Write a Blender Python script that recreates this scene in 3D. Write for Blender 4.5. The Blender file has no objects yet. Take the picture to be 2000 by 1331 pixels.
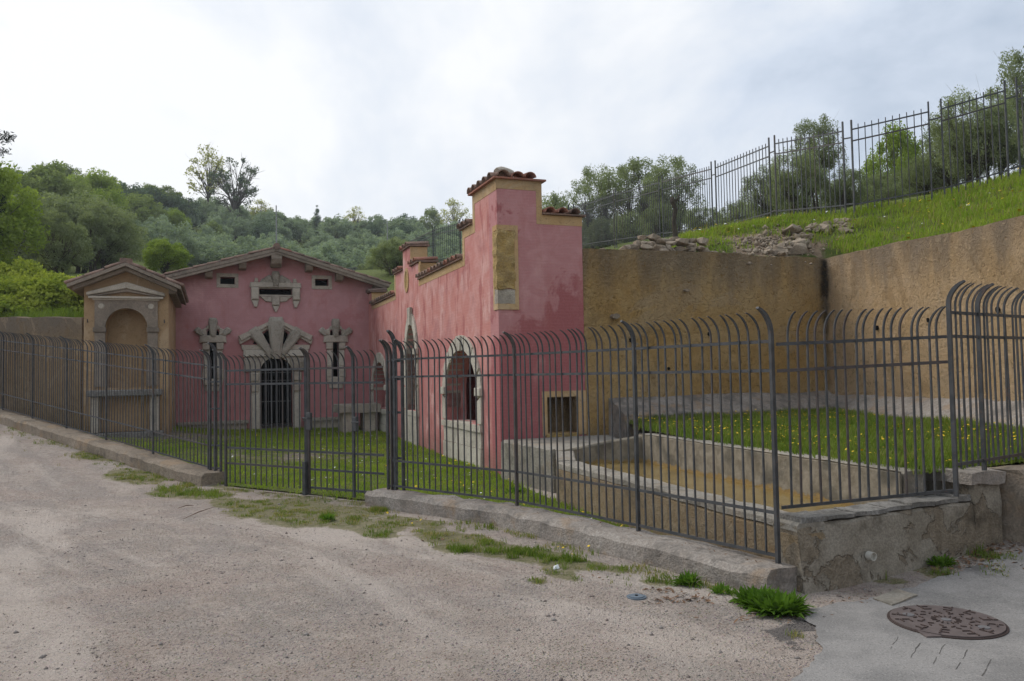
import bpy, bmesh, math, random
import numpy as np
from mathutils import Vector, Matrix, noise, geometry

rnd = random.Random(7)
npr = np.random.RandomState(7)
scene = bpy.context.scene
C = scene.collection

# ------------------------------------------------------------------ camera
CAM = Vector((0, 0, 1.7))
PITCH, ROLL, FPX = math.radians(2.41), 0.018, 28 / 36 * 2000
Fv = Vector((0, math.cos(PITCH), math.sin(PITCH)))
R0 = Vector((1, 0, 0)); U0 = Vector((0, -math.sin(PITCH), math.cos(PITCH)))
Rv = R0 * math.cos(ROLL) - U0 * math.sin(ROLL)
Uv = U0 * math.cos(ROLL) + R0 * math.sin(ROLL)
cam_d = bpy.data.cameras.new('camera'); cam = bpy.data.objects.new('camera', cam_d); C.objects.link(cam)
m3 = Matrix((Rv, Uv, -Fv)).transposed()
cam.matrix_world = Matrix.Translation(CAM) @ m3.to_4x4()
cam_d.lens = 28; cam_d.sensor_width = 36; cam_d.clip_end = 3000
scene.camera = cam

# ------------------------------------------------------------------ sky, sun, exposure
SUN_AZ, SUN_EL = math.radians(-58), math.radians(42)      # azimuth from +Y, negative = left
sun_dir = Vector((math.sin(SUN_AZ) * math.cos(SUN_EL), math.cos(SUN_AZ) * math.cos(SUN_EL), math.sin(SUN_EL)))
scene.view_settings.view_transform = 'Standard'
scene.view_settings.look = 'None'
scene.view_settings.exposure = 0.58
scene.view_settings.gamma = 1.0
scene.view_settings.use_curve_mapping = False
world = bpy.data.worlds.new("World"); scene.world = world; world.use_nodes = True
nt = world.node_tree; nt.nodes.clear()
def wn(t, **k):
    n = nt.nodes.new(t)
    for a, b in k.items(): setattr(n, a, b)
    return n
out = wn('ShaderNodeOutputWorld'); bg = wn('ShaderNodeBackground'); bg.inputs['Strength'].default_value = 0.1
sky = wn('ShaderNodeTexSky', sky_type='NISHITA'); sky.sun_disc = False
sky.sun_elevation = SUN_EL; sky.sun_rotation = SUN_AZ
tc = wn('ShaderNodeTexCoord'); mp = wn('ShaderNodeMapping'); mp.inputs['Scale'].default_value = (1.0, 1.0, 1.35)
mp.inputs['Location'].default_value = (3.1, 0.4, 1.3)
nz = wn('ShaderNodeTexNoise'); nz.inputs['Scale'].default_value = 2.7; nz.inputs['Detail'].default_value = 7; nz.inputs['Roughness'].default_value = 0.58
nz.inputs['Distortion'].default_value = 0.35
dot = wn('ShaderNodeVectorMath', operation='DOT_PRODUCT'); dot.inputs[1].default_value = Vector((-0.50, 0.80, 0.33)).normalized()
glow = wn('ShaderNodeMapRange'); glow.inputs['From Min'].default_value = 0.60; glow.inputs['From Max'].default_value = 0.98
glow.inputs['To Min'].default_value = 0.0; glow.inputs['To Max'].default_value = 0.22
add = wn('ShaderNodeMath', operation='ADD')
rmp = wn('ShaderNodeValToRGB'); e_ = rmp.color_ramp.elements
e_[0].position = 0.38; e_[0].color = (0.34, 0.40, 0.49, 1)
e_[1].position = 0.80; e_[1].color = (0.73, 0.737, 0.745, 1)
k_ = e_.new(0.53); k_.color = (0.50, 0.553, 0.635, 1)
scl = wn('ShaderNodeMix', data_type='RGBA', blend_type='MULTIPLY'); scl.inputs[0].default_value = 1.0
scl.inputs[7].default_value = (9.6, 9.6, 9.6, 1)
mix = wn('ShaderNodeMix', data_type='RGBA'); mix.inputs[0].default_value = 0.94
L = nt.links.new
L(tc.outputs['Generated'], mp.inputs['Vector']); L(mp.outputs['Vector'], nz.inputs['Vector'])
L(tc.outputs['Generated'], dot.inputs[0]); L(dot.outputs['Value'], glow.inputs['Value'])
L(nz.outputs['Fac'], add.inputs[0]); L(glow.outputs['Result'], add.inputs[1]); L(add.outputs[0], rmp.inputs['Fac'])
L(rmp.outputs['Color'], scl.inputs[6]); L(sky.outputs['Color'], mix.inputs[6]); L(scl.outputs[2], mix.inputs[7])
L(mix.outputs[2], bg.inputs['Color']); L(bg.outputs['Background'], out.inputs['Surface'])
sun_d = bpy.data.lights.new('sun', 'SUN'); sun_d.energy = 1.5; sun_d.angle = math.radians(40); sun_d.color = (1.0, 0.96, 0.9)
sun = bpy.data.objects.new('sun', sun_d); C.objects.link(sun)
sun.rotation_euler = (-sun_dir).to_track_quat('-Z', 'Y').to_euler()

# ------------------------------------------------------------------ helpers
def tag(o, label=None, cat=None, group=None, kind=None):
    if label: o['label'] = label
    if cat: o['category'] = cat
    if group: o['group'] = group
    if kind: o['kind'] = kind
    return o
def empty(name, loc, label=None, cat=None, group=None, rotz=0):
    o = bpy.data.objects.new(name, None); C.objects.link(o); o.location = loc; o.rotation_euler = (0, 0, rotz)
    o.empty_display_size = 0.1
    return tag(o, label, cat, group)
def link_mesh(name, me, parent=None, loc=(0, 0, 0), rot=(0, 0, 0), scale=(1, 1, 1)):
    o = bpy.data.objects.new(name, me); C.objects.link(o)
    o.location = loc; o.rotation_euler = rot; o.scale = scale
    if parent: o.parent = parent
    return o
def wbase(parent):
    v = Vector((0, 0, 0))
    while parent: v += parent.location; parent = parent.parent
    return v
class MB:
    """collects shapes in world coordinates; build() links them as one mesh object"""
    def __init__(s): s.v = []; s.f = []
    def add(s, vs, fs):
        n = len(s.v); s.v += [tuple(v) for v in vs]; s.f += [tuple(i + n for i in f) for f in fs]
    def build(s, name, mat, parent=None, base=None, smooth=False, bevel=0, rough=None, recalc=True):
        me = bpy.data.meshes.new(name)
        b = wbase(parent)
        if parent is None and base is not None: b = Vector(base)
        me.from_pydata([(x - b.x, y - b.y, z - b.z) for x, y, z in s.v], [], s.f)
        if recalc or bevel or rough:
            bm = bmesh.new(); bm.from_mesh(me)
            if recalc: bmesh.ops.recalc_face_normals(bm, faces=bm.faces)
            if rough:
                cuts, amp, fr = rough
                if cuts: bmesh.ops.subdivide_edges(bm, edges=bm.edges, cuts=cuts, use_grid_fill=True)
                for v in bm.verts:
                    v.co += noise.noise_vector((v.co + b) * fr) * amp
            if bevel:
                bmesh.ops.bevel(bm, geom=[e for e in bm.edges if len(e.link_faces) == 2 and e.calc_face_angle(0) > 0.6], offset=bevel, segments=1, affect='EDGES')
            bm.to_mesh(me); bm.free()
        if smooth: me.polygons.foreach_set('use_smooth', [True] * len(me.polygons))
        me.materials.append(mat)
        o = bpy.data.objects.new(name, me); C.objects.link(o)
        if parent: o.parent = parent
        elif base is not None: o.location = base
        return o
    def hexa(s, p):   # 8 corners: bottom 4 ccw, top 4 ccw
        s.add(p, [(3, 2, 1, 0), (4, 5, 6, 7), (0, 1, 5, 4), (1, 2, 6, 5), (2, 3, 7, 6), (3, 0, 4, 7)]); return s
    def boxm(s, M, x0, x1, y0, y1, z0, z1):   # M maps (x,y,z)->world
        return s.hexa([M(x, y, z) for z in (z0, z1) for x, y in ((x0, y0), (x1, y0), (x1, y1), (x0, y1))])
    def prism(s, outer, holes, M, d0, d1):    # polygon(with holes) in (p,q) extruded d0..d1 ; M(p,d,q)
        loops = [outer] + list(holes)
        flat = [Vector((p, q, 0)) for lp in loops for p, q in lp]
        tris = geometry.tessellate_polygon([[Vector((p, q, 0)) for p, q in lp] for lp in loops])
        n = len(flat); vs = [M(v.x, d0, v.y) for v in flat] + [M(v.x, d1, v.y) for v in flat]
        fs = [tuple(t) for t in tris] + [tuple(i + n for i in reversed(t)) for t in tris]
        o = 0
        for lp in loops:
            k = len(lp)
            for i in range(k):
                a, b = o + i, o + (i + 1) % k
                fs.append((a, b, b + n, a + n))
            o += k
        s.add(vs, fs); return s
    def tube(s, pts, rads, n=6, cap=True):
        pts = [Vector(p) for p in pts]; rings = []
        for i, p in enumerate(pts):
            t = (pts[min(i + 1, len(pts) - 1)] - pts[max(i - 1, 0)]).normalized()
            a = t.orthogonal().normalized(); b = t.cross(a)
            if i and True:
                a = (pa - t * pa.dot(t)).normalized(); b = t.cross(a)
            pa = a
            r = rads[i] if hasattr(rads, '__len__') else rads
            rings.append([p + (a * math.cos(2 * math.pi * k / n) + b * math.sin(2 * math.pi * k / n)) * r for k in range(n)])
        vs = [v for r in rings for v in r]; fs = []
        for i in range(len(rings) - 1):
            for k in range(n):
                a = i * n + k; b = i * n + (k + 1) % n
                fs.append((a, b, b + n, a + n))
        if cap: fs.append(tuple(reversed(range(n)))); fs.append(tuple(range(len(vs) - n, len(vs))))
        s.add(vs, fs); return s
    def beam(s, p0, p1, w, h):
        p0, p1 = Vector(p0), Vector(p1); t = (p1 - p0).normalized(); a = t.cross(Vector((0, 0, 1)))
        a = a.normalized() if a.length > 1e-4 else Vector((1, 0, 0)); b = a.cross(t)
        q = []
        for p in (p0, p1):
            q += [p - a * w / 2 - b * h / 2, p + a * w / 2 - b * h / 2, p + a * w / 2 + b * h / 2, p - a * w / 2 + b * h / 2]
        return s.hexa(q)
def np_mesh(name, verts, faces, mat, smooth=False):
    verts = np.asarray(verts, dtype=np.float32); faces = np.asarray(faces, dtype=np.int32)
    me = bpy.data.meshes.new(name); n, k = faces.shape
    me.vertices.add(len(verts)); me.vertices.foreach_set('co', verts.ravel())
    me.loops.add(n * k); me.loops.foreach_set('vertex_index', faces.ravel())
    me.polygons.add(n); me.polygons.foreach_set('loop_start', np.arange(0, n * k, k, dtype=np.int32))
    if smooth: me.polygons.foreach_set('use_smooth', np.ones(n, dtype=bool))
    me.update(calc_edges=True); me.validate()
    if mat: me.materials.append(mat)
    return me
def set_attr(me, name, vals):
    a = me.attributes.new(name, 'FLOAT', 'POINT'); a.data.foreach_set('value', np.asarray(vals, dtype=np.float32))
def sstep(a, b, x):
    t = min(1, max(0, (x - a) / (b - a))); return t * t * (3 - 2 * t)
def nsst(a, b, x):
    t = np.clip((x - a) / (b - a), 0, 1); return t * t * (3 - 2 * t)
# bearings measured in the photograph (pixel of its 2000 px width) turned into places
def ray(px, py):
    d = Fv * FPX + Rv * (px - 1000) - Uv * (py - 665.5); return d / d.y
def gp(px, py, z):
    d = ray(px, py); t = (z - CAM.z) / d.z; return CAM + d * t
def bearing(px, depth, py=500):
    d = ray(px, py); return CAM + d * depth
# frame of the buildings: a along the house front, b along the side wall, z up
TH = math.atan(0.379)
EA = Vector((math.cos(TH), math.sin(TH), 0)); UB = Vector((-math.sin(TH), math.cos(TH), 0))
NC0 = Vector((-0.22, 13.5, 0))
def W(a, b, z): return NC0 + EA * a + UB * b + Vector((0, 0, z))
def inv(x, y):
    d = Vector((x, y, 0)) - NC0; return d.dot(EA), d.dot(UB)
BF = 11.874     # the house front
KF = 7.64       # the wayside shrine front

# ------------------------------------------------------------------ materials
class NT:
    def __init__(s, name):
        s.m = bpy.data.materials.new(name); s.m.use_nodes = True; s.t = s.m.node_tree; s.t.nodes.clear()
        s.out = s.t.nodes.new('ShaderNodeOutputMaterial')
        s.geo = s.t.nodes.new('ShaderNodeNewGeometry'); s.pos = s.geo.outputs['Position']
    def n(s, t, **k):
        q = s.t.nodes.new(t)
        for a, b in k.items(): setattr(q, a, b)
        return q
    def L(s, a, b): s.t.links.new(a, b)
    def setin(s, sock, v):
        if isinstance(v, bpy.types.NodeSocket): s.L(v, sock)
        elif v is not None: sock.default_value = v
    def mapping(s, scale, loc=(0, 0, 0), vec=None):
        q = s.n('ShaderNodeMapping'); q.inputs['Scale'].default_value = scale; q.inputs['Location'].default_value = loc
        s.L(vec or s.pos, q.inputs['Vector']); return q.outputs['Vector']
    def noise(s, scale, detail=4, rough=0.55, vec=None, dist=0):
        q = s.n('ShaderNodeTexNoise'); q.inputs['Scale'].default_value = scale; q.inputs['Detail'].default_value = detail
        q.inputs['Roughness'].default_value = rough; q.inputs['Distortion'].default_value = dist
        s.L(vec or s.pos, q.inputs['Vector']); return q.outputs['Fac']
    def voro(s, scale, vec=None, feature='F1', out='Distance'):
        q = s.n('ShaderNodeTexVoronoi', feature=feature); q.inputs['Scale'].default_value = scale
        s.L(vec or s.pos, q.inputs['Vector']); return q.outputs[out]
    def rng(s, v, a, b, c=0.0, d=1.0, smooth=True):
        q = s.n('ShaderNodeMapRange'); q.interpolation_type = 'SMOOTHSTEP' if smooth else 'LINEAR'
        s.setin(q.inputs['Value'], v)
        for nm, x in zip(('From Min', 'From Max', 'To Min', 'To Max'), (a, b, c, d)): q.inputs[nm].default_value = x
        return q.outputs['Result']
    def math(s, op, a, b=None):
        q = s.n('ShaderNodeMath', operation=op); s.setin(q.inputs[0], a)
        if b is not None: s.setin(q.inputs[1], b)
        return q.outputs[0]
    def mix(s, f, a, b, mode='MIX'):
        q = s.n('ShaderNodeMix', data_type='RGBA', blend_type=mode)
        s.setin(q.inputs[0], f)
        for sk, v in ((q.inputs[6], a), (q.inputs[7], b)):
            if isinstance(v, tuple): v = (v[0], v[1], v[2], 1)
            s.setin(sk, v)
        return q.outputs[2]
    def z(s):
        q = s.n('ShaderNodeSeparateXYZ'); s.L(s.pos, q.inputs[0]); return q.outputs[2]
    def dot(s, vec):
        q = s.n('ShaderNodeVectorMath', operation='DOT_PRODUCT'); s.L(s.pos, q.inputs[0]); q.inputs[1].default_value = vec
        return q.outputs['Value']
    def comb(s, x, y, z=0.0):
        q = s.n('ShaderNodeCombineXYZ')
        for k, v in enumerate((x, y, z)): s.setin(q.inputs[k], v)
        return q.outputs[0]
    def attr(s, name):
        q = s.n('ShaderNodeAttribute'); q.attribute_name = name; return q.outputs['Fac']
    def rand(s):
        return s.n('ShaderNodeObjectInfo').outputs['Random']
    def bump(s, h, strength=0.5, dist=0.02, prev=None):
        q = s.n('ShaderNodeBump'); q.inputs['Strength'].default_value = strength; q.inputs['Distance'].default_value = dist
        s.L(h, q.inputs['Height'])
        if prev is not None: s.L(prev, q.inputs['Normal'])
        return q.outputs['Normal']
    def pbr(s, col, rough=0.85, normal=None, spec=0.3, metal=0.0):
        q = s.n('ShaderNodeBsdfPrincipled')
        s.setin(q.inputs['Base Color'], (col[0], col[1], col[2], 1) if isinstance(col, tuple) else col)
        s.setin(q.inputs['Roughness'], rough); q.inputs['Specular IOR Level'].default_value = spec
        q.inputs['Metallic'].default_value = metal
        if normal is not None: s.L(normal, q.inputs['Normal'])
        s.L(q.outputs[0], s.out.inputs['Surface']); return s.m

def m_pink(name, wash, red_amt, base):
    t = NT(name)
    s = t.math('ADD', t.dot(EA), t.dot(UB)); zz = t.z()
    wallv = t.comb(s, zz)
    big = t.noise(0.9, 5, 0.6); mid = t.noise(2.6, 6, 0.62, dist=0.6); fine = t.noise(34, 3)
    streak = t.math('ADD', t.math('MULTIPLY', t.noise(1.0, 6, 0.66, vec=t.comb(t.math('MULTIPLY', s, 1.7), t.math('MULTIPLY', zz, 0.55)), dist=0.3), 0.7), t.math('MULTIPLY', mid, 0.3))
    col = t.mix(t.rng(mid, 0.35, 0.68), base[0], base[1])
    lowz = t.math('ADD', t.rng(zz, 3.3, 1.0, 0, 0.30), t.math('MULTIPLY', big, 0.9))
    damp = t.rng(t.math('ADD', lowz, t.math('MULTIPLY', mid, 0.55)), 0.755, 0.845)
    col = t.mix(t.math('MULTIPLY', damp, red_amt), col, (0.35, 0.115, 0.115))
    col = t.mix(t.math('MULTIPLY', t.rng(streak, 0.51, 0.64), t.math('MULTIPLY', wash, t.rng(mid, 0.30, 0.62, 0.35, 1.0))), col, (0.68, 0.42, 0.375))
    col = t.mix(t.math('MULTIPLY', t.rng(t.noise(2.2, 4, 0.6, vec=t.comb(t.math('MULTIPLY', s, 2.0), t.math('MULTIPLY', zz, 0.45), 3.0)), 0.53, 0.64), wash * 0.75), col, (0.37, 0.115, 0.10))
    col = t.mix(t.rng(t.noise(7, 5, 0.7), 0.70, 0.78, 0, 0.5), col, (0.62, 0.47, 0.43))
    col = t.mix(t.rng(zz, 0.55, 0.1, 0, 0.55), col, (0.21, 0.12, 0.09))
    col = t.mix(t.rng(fine, 0.3, 0.7, 0, 0.22), col, (0.55, 0.2, 0.2))
    br = t.n('ShaderNodeTexBrick'); br.inputs['Scale'].default_value = 1.0; br.inputs['Brick Width'].default_value = 0.25
    br.inputs['Row Height'].default_value = 0.056; br.inputs['Mortar Size'].default_value = 0.005; br.inputs['Mortar Smooth'].default_value = 0.4
    t.L(wallv, br.inputs['Vector'])
    col = t.mix(t.math('MULTIPLY', br.outputs['Fac'], 0.09), col, (0.62, 0.38, 0.36))
    h = t.math('ADD', t.math('MULTIPLY', br.outputs['Fac'], -0.45), t.math('ADD', t.math('MULTIPLY', fine, 0.5), mid))
    return t.pbr(col, 0.92, t.bump(h, 0.55, 0.012), 0.15)
M_pink_side = m_pink('pink_wash_side', 1.0, 0.5, ((0.55, 0.235, 0.20), (0.63, 0.345, 0.305)))
M_pink_end = m_pink('pink_wash_end', 0.28, 1.0, ((0.47, 0.22, 0.215), (0.54, 0.285, 0.275)))
M_pink_house = m_pink('pink_wash_house', 0.25, 0.4, ((0.44, 0.23, 0.228), (0.50, 0.275, 0.27)))
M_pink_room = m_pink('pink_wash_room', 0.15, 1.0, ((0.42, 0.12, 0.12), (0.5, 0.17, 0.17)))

def m_ochre(name, c1, c2, grime, top=3.9, fs=20, gs=0.9, corner=False):
    t = NT(name)
    s = t.math('ADD', t.dot(EA), t.math('MULTIPLY', t.dot(UB), 0.97)); zz = t.z()
    big = t.noise(0.7, 5, 0.6); mid = t.noise(3.2, 6, 0.6); rc = t.noise(fs * 1.7, 6, 0.72, dist=0.5); rv = t.noise(fs * .35, 5, 0.6, dist=0.8)
    col = t.mix(t.rng(t.math('ADD', t.math('MULTIPLY', big, 0.6), t.math('MULTIPLY', mid, 0.4)), 0.36, 0.62), c1, c2)
    streak = t.noise(1.0, 5, 0.62, vec=t.comb(t.math('MULTIPLY', s, 2.2), t.math('MULTIPLY', zz, 0.35)))
    g = t.math('ADD', t.rng(zz, top - 1.6, top + .1, 0, 0.50), t.math('MULTIPLY', streak, 0.95))
    col = t.mix(t.math('MULTIPLY', t.rng(g, 0.60, 1.10), grime), col, (0.195, 0.168, 0.138))
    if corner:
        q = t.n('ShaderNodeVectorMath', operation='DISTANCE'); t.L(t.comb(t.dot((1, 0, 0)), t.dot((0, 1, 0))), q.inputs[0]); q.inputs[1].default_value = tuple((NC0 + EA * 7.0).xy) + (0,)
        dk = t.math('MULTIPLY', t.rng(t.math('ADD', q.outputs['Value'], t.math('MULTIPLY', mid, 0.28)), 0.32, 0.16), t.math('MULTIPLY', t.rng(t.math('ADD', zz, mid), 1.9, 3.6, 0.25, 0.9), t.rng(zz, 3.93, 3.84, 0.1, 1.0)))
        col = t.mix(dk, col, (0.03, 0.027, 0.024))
    col = t.mix(t.rng(t.noise(1.6, 6, 0.65), 0.60, 0.74, 0, 0.4), col, (0.27, 0.17, 0.085))
    col = t.mix(t.rng(zz, 0.95, 0.3, 0, 0.5), col, (0.13, 0.095, 0.06))
    pt = t.noise(0.55, 6, 0.7, dist=1.0)
    col = t.mix(t.rng(pt, 0.55, 0.575, 0, 0.35), col, (0.52, 0.40, 0.27))
    col = t.mix(t.rng(t.noise(0.9, 6, 0.72, dist=0.8), 0.58, 0.62, 0, 0.35), col, (0.27, 0.17, 0.075))
    ck = t.noise(2.2, 7, 0.6, dist=1.5); col = t.mix(t.rng(t.math('ABSOLUTE', t.math('SUBTRACT', ck, 0.5)), 0.006, 0.0, 0, 0.45), col, (0.09, 0.06, 0.04))
    col = t.mix(t.rng(rc, 0.42, 0.28, 0, 0.75), col, (0.13, 0.08, 0.04))
    lump = t.noise(fs * .62, 6, 0.72, dist=1.2)
    col = t.mix(t.math('MULTIPLY', t.rng(lump, 0.46, 0.34), min(1, gs)), col, tuple(x * 0.52 for x in c1))  # hollows darkened, crests lightened below: roughcast shading put into the colour
    col = t.mix(t.math('MULTIPLY', t.rng(lump, 0.56, 0.70), min(1, gs) * 0.35), col, tuple(min(.8, x * 1.25) for x in c2))
    h = t.math('ADD', t.math('MULTIPLY', rc, 0.8), t.math('ADD', t.math('MULTIPLY', lump, 2.2), t.math('MULTIPLY', rv, 0.6)))
    return t.pbr(col, 0.95, t.bump(t.math('ADD', h, mid), min(1, gs * 1.1), 0.05), 0.1)
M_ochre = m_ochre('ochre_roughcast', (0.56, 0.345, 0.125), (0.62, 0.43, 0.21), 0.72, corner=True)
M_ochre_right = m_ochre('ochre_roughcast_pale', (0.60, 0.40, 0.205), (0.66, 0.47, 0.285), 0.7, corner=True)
M_ochre_left = m_ochre('ochre_roughcast_brown', (0.32, 0.22, 0.115), (0.37, 0.26, 0.15), 0.85, top=3.3)
M_band = m_ochre('ochre_band', (0.50, 0.32, 0.155), (0.54, 0.375, 0.205), 0.45, top=5.4, fs=9, gs=0.2)
M_shrine = m_ochre('shrine_plaster', (0.36, 0.235, 0.125), (0.41, 0.28, 0.16), 0.25, top=4.4, fs=10, gs=0.3)

def m_stone(name, c1, c2, dark, sc=9, bs=0.7, bd=0.02, moss=0.0, darkamt=0.8):
    t = NT(name)
    big = t.noise(1.3, 5, 0.6); mid = t.noise(sc, 6, 0.65); fine = t.noise(sc * 6, 4, 0.6)
    col = t.mix(t.rng(mid, 0.35, 0.65), c1, c2)
    col = t.mix(t.math('MULTIPLY', t.rng(t.math('ADD', t.math('MULTIPLY', big, 0.6), t.math('MULTIPLY', mid, 0.5)), 0.53, 0.66), darkamt), col, dark)
    col = t.mix(t.rng(fine, 0.62, 0.40, 0, 0.45), col, dark)
    if moss: col = t.mix(t.rng(t.noise(2.3, 5, 0.6), 0.52, 0.66, 0, moss), col, (0.33, 0.20, 0.09))
    col = t.mix(t.math('MULTIPLY', t.rand(), 0.25), col, c2)
    h = t.math('ADD', mid, t.math('MULTIPLY', fine, 0.6))
    return t.pbr(col, 0.93, t.bump(h, bs, bd), 0.15)
M_stone = m_stone('carved_stone', (0.46, 0.40, 0.32), (0.56, 0.495, 0.405), (0.26, 0.225, 0.18))
M_stone_pale = m_stone('carved_stone_pale', (0.52, 0.475, 0.39), (0.62, 0.575, 0.485), (0.30, 0.265, 0.215), sc=6)
M_stone_rough = m_stone('rustic_stone', (0.47, 0.41, 0.33), (0.59, 0.53, 0.44), (0.22, 0.19, 0.145), sc=22, bs=1.0, bd=0.04)
M_kerb = m_stone('kerb_concrete', (0.30, 0.255, 0.215), (0.46, 0.41, 0.36), (0.11, 0.095, 0.08), sc=8, bs=1.0, bd=0.03, moss=0.5)
M_kerb_left = m_stone('kerb_stone_brown', (0.25, 0.195, 0.14), (0.40, 0.33, 0.255), (0.10, 0.08, 0.06), sc=8, bs=1.0, bd=0.03, moss=0.45)
M_basin = m_stone('basin_concrete', (0.30, 0.27, 0.225), (0.38, 0.345, 0.29), (0.13, 0.115, 0.09), sc=6, bs=0.8, bd=0.025, moss=0.25)
M_outer = m_stone('basin_outer_render', (0.30, 0.215, 0.12), (0.38, 0.30, 0.20), (0.15, 0.115, 0.075), sc=9, bs=1.0, bd=0.03, moss=0.3)
M_slate = m_stone('edge_slate', (0.16, 0.15, 0.135), (0.34, 0.32, 0.29), (0.07, 0.065, 0.055), sc=10, bs=0.9)
M_rubble = m_stone('rubble_stone', (0.26, 0.20, 0.14), (0.46, 0.38, 0.29), (0.13, 0.10, 0.07), sc=7, bs=0.9, darkamt=0.7)
M_tan = m_stone('eroded_sandstone', (0.50, 0.33, 0.11), (0.60, 0.44, 0.21), (0.30, 0.20, 0.085), sc=7, bs=1.0, bd=0.06)
M_wood = m_stone('brown_stone_trim', (0.24, 0.19, 0.145), (0.34, 0.28, 0.22), (0.13, 0.105, 0.08), sc=7, bs=0.4)
M_tile = m_stone('terracotta_tile', (0.22, 0.135, 0.10), (0.35, 0.23, 0.175), (0.10, 0.08, 0.068), sc=8, bs=0.5, darkamt=0.85)
M_tile_red = m_stone('terracotta_red', (0.38, 0.155, 0.10), (0.46, 0.22, 0.16), (0.16, 0.09, 0.07), sc=8, bs=0.5, darkamt=0.5)

def m_patch():     # near wall of the basin: brown rubble render with patches of grey cement
    t = NT('patched_render')
    big = t.noise(2.1, 6, 0.6, dist=0.4); mid = t.noise(11, 6, 0.65); fine = t.noise(60, 4)
    br = t.mix(t.rng(mid, 0.35, 0.65), (0.215, 0.175, 0.125), (0.30, 0.25, 0.185))
    ce = t.mix(t.rng(t.noise(5, 5), 0.35, 0.65), (0.255, 0.222, 0.172), (0.325, 0.288, 0.23))
    k = t.rng(big, 0.485, 0.505)
    col = t.mix(k, br, ce)
    col = t.mix(t.rng(t.noise(1.5, 5, 0.7), 0.54, 0.68, 0, 0.75), col, (0.09, 0.075, 0.055))
    col = t.mix(t.rng(fine, 0.6, 0.4, 0, 0.35), col, (0.10, 0.08, 0.06))
    h = t.math('ADD', t.math('MULTIPLY', k, 1.3), t.math('MULTIPLY', t.math('ADD', mid, t.math('MULTIPLY', fine, 0.5)), t.rng(k, 0, 1, 1.2, 0.45)))
    return t.pbr(col, 0.94, t.bump(h, 0.9, 0.03), 0.15)
M_patch = m_patch()
def m_innerbasin():
    t = NT('basin_inside_render'); zz = t.z(); n1 = t.noise(7, 6, 0.65); n2 = t.noise(2.2, 5)
    edge = t.math('ADD', zz, t.math('MULTIPLY', n1, 0.22))
    col = t.mix(t.rng(n1, 0.35, 0.65), (0.19, 0.16, 0.115), (0.29, 0.25, 0.19))
    col = t.mix(t.rng(n2, 0.46, 0.62, 0, 0.8), col, (0.10, 0.09, 0.07))
    col = t.mix(t.rng(edge, 0.56, 0.535), col, (0.28, 0.185, 0.07))
    return t.pbr(col, 0.9, t.bump(n1, 0.8, 0.03), 0.2)
M_inner = m_innerbasin()

def m_iron():
    t = NT('wrought_iron'); n1 = t.noise(9, 4); n2 = t.noise(40, 4, 0.7)
    col = t.mix(t.rng(n1, 0.4, 0.6), (0.044, 0.047, 0.050), (0.070, 0.071, 0.072))
    col = t.mix(t.rng(n2, 0.58, 0.68, 0, 0.7), col, (0.13, 0.075, 0.048))
    col = t.mix(t.rng(t.noise(3.1, 5, 0.7), 0.60, 0.68, 0, 0.6), col, (0.12, 0.075, 0.055))
    col = t.mix(t.math('MULTIPLY', t.rng(t.rand(), 0.8, 0.95), 0.35), col, (0.10, 0.06, 0.045))
    return t.pbr(col, 0.55, t.bump(n2, 0.3, 0.004), 0.4)
M_iron = m_iron()
def m_plain(name, c, rough=0.8, spec=0.3, var=0.15, metal=0.0):
    t = NT(name); k = t.noise(18, 4)
    c2 = tuple(x * (1 - var * 2) for x in c)
    return t.pbr(t.mix(k, c2, tuple(x * (1 + var) for x in c)), rough, None, spec, metal)
M_dark = m_plain('painted_shade', (0.012, 0.011, 0.011), 0.95, 0.05)  # near-black colour stands in for shade indoors and in holes
M_rust = m_plain('rusty_cast_iron', (0.135, 0.105, 0.096), 0.7, 0.3, 0.25)
M_rust_dark = m_plain('rusty_iron_groove', (0.062, 0.043, 0.037), 0.8, 0.2)
M_rust_pat = m_plain('rusty_raised_bars', (0.085, 0.06, 0.052), 0.75, 0.25, 0.25)
M_greycap = m_plain('grey_plug', (0.16, 0.15, 0.15), 0.6)
M_bluecap = m_plain('blue_grey_iron', (0.13, 0.16, 0.19), 0.6)
M_pvc = m_plain('pale_pvc', (0.55, 0.52, 0.45), 0.5)
M_bark = m_stone('bark', (0.085, 0.07, 0.052), (0.14, 0.12, 0.095), (0.04, 0.033, 0.026), sc=9, bs=0.8)
M_deadleaf = m_plain('dead_leaf', (0.20, 0.115, 0.065), 0.85, 0.2, 0.3)
M_flower_y = m_plain('yellow_petal', (0.75, 0.50, 0.02), 0.7)
M_flower_w = m_plain('white_petal', (0.75, 0.75, 0.70), 0.7)
M_flower_r = m_plain('red_petal', (0.65, 0.03, 0.02), 0.7)
M_pole = m_plain('pole_grey', (0.32, 0.31, 0.30), 0.8)
M_paper = m_plain('white_paper', (0.7, 0.72, 0.72), 0.7)

def m_leaf(name, c1, c2, tr=0.35, sc=1.0):
    t = NT(name)
    n1 = t.noise(sc, 3); n2 = t.noise(sc * 9, 2)
    col = t.mix(t.rng(n1, 0.35, 0.65), c1, c2)
    col = t.mix(t.rng(n2, 0.3, 0.7, 0, 0.5), col, tuple(x * 1.35 for x in c2))
    col = t.mix(t.math('MULTIPLY', t.rand(), 0.35), col, tuple(x * 0.7 for x in c1))
    d = t.n('ShaderNodeBsdfDiffuse'); q = t.n('ShaderNodeBsdfTranslucent'); mx = t.n('ShaderNodeMixShader')
    t.L(col, d.inputs['Color']); t.L(t.mix(1.0, col, (1.15, 1.25, 0.6), 'MULTIPLY'), q.inputs['Color'])
    mx.inputs[0].default_value = tr
    t.L(d.outputs[0], mx.inputs[1]); t.L(q.outputs[0], mx.inputs[2]); t.L(mx.outputs[0], t.out.inputs['Surface'])
    return t.m
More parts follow.
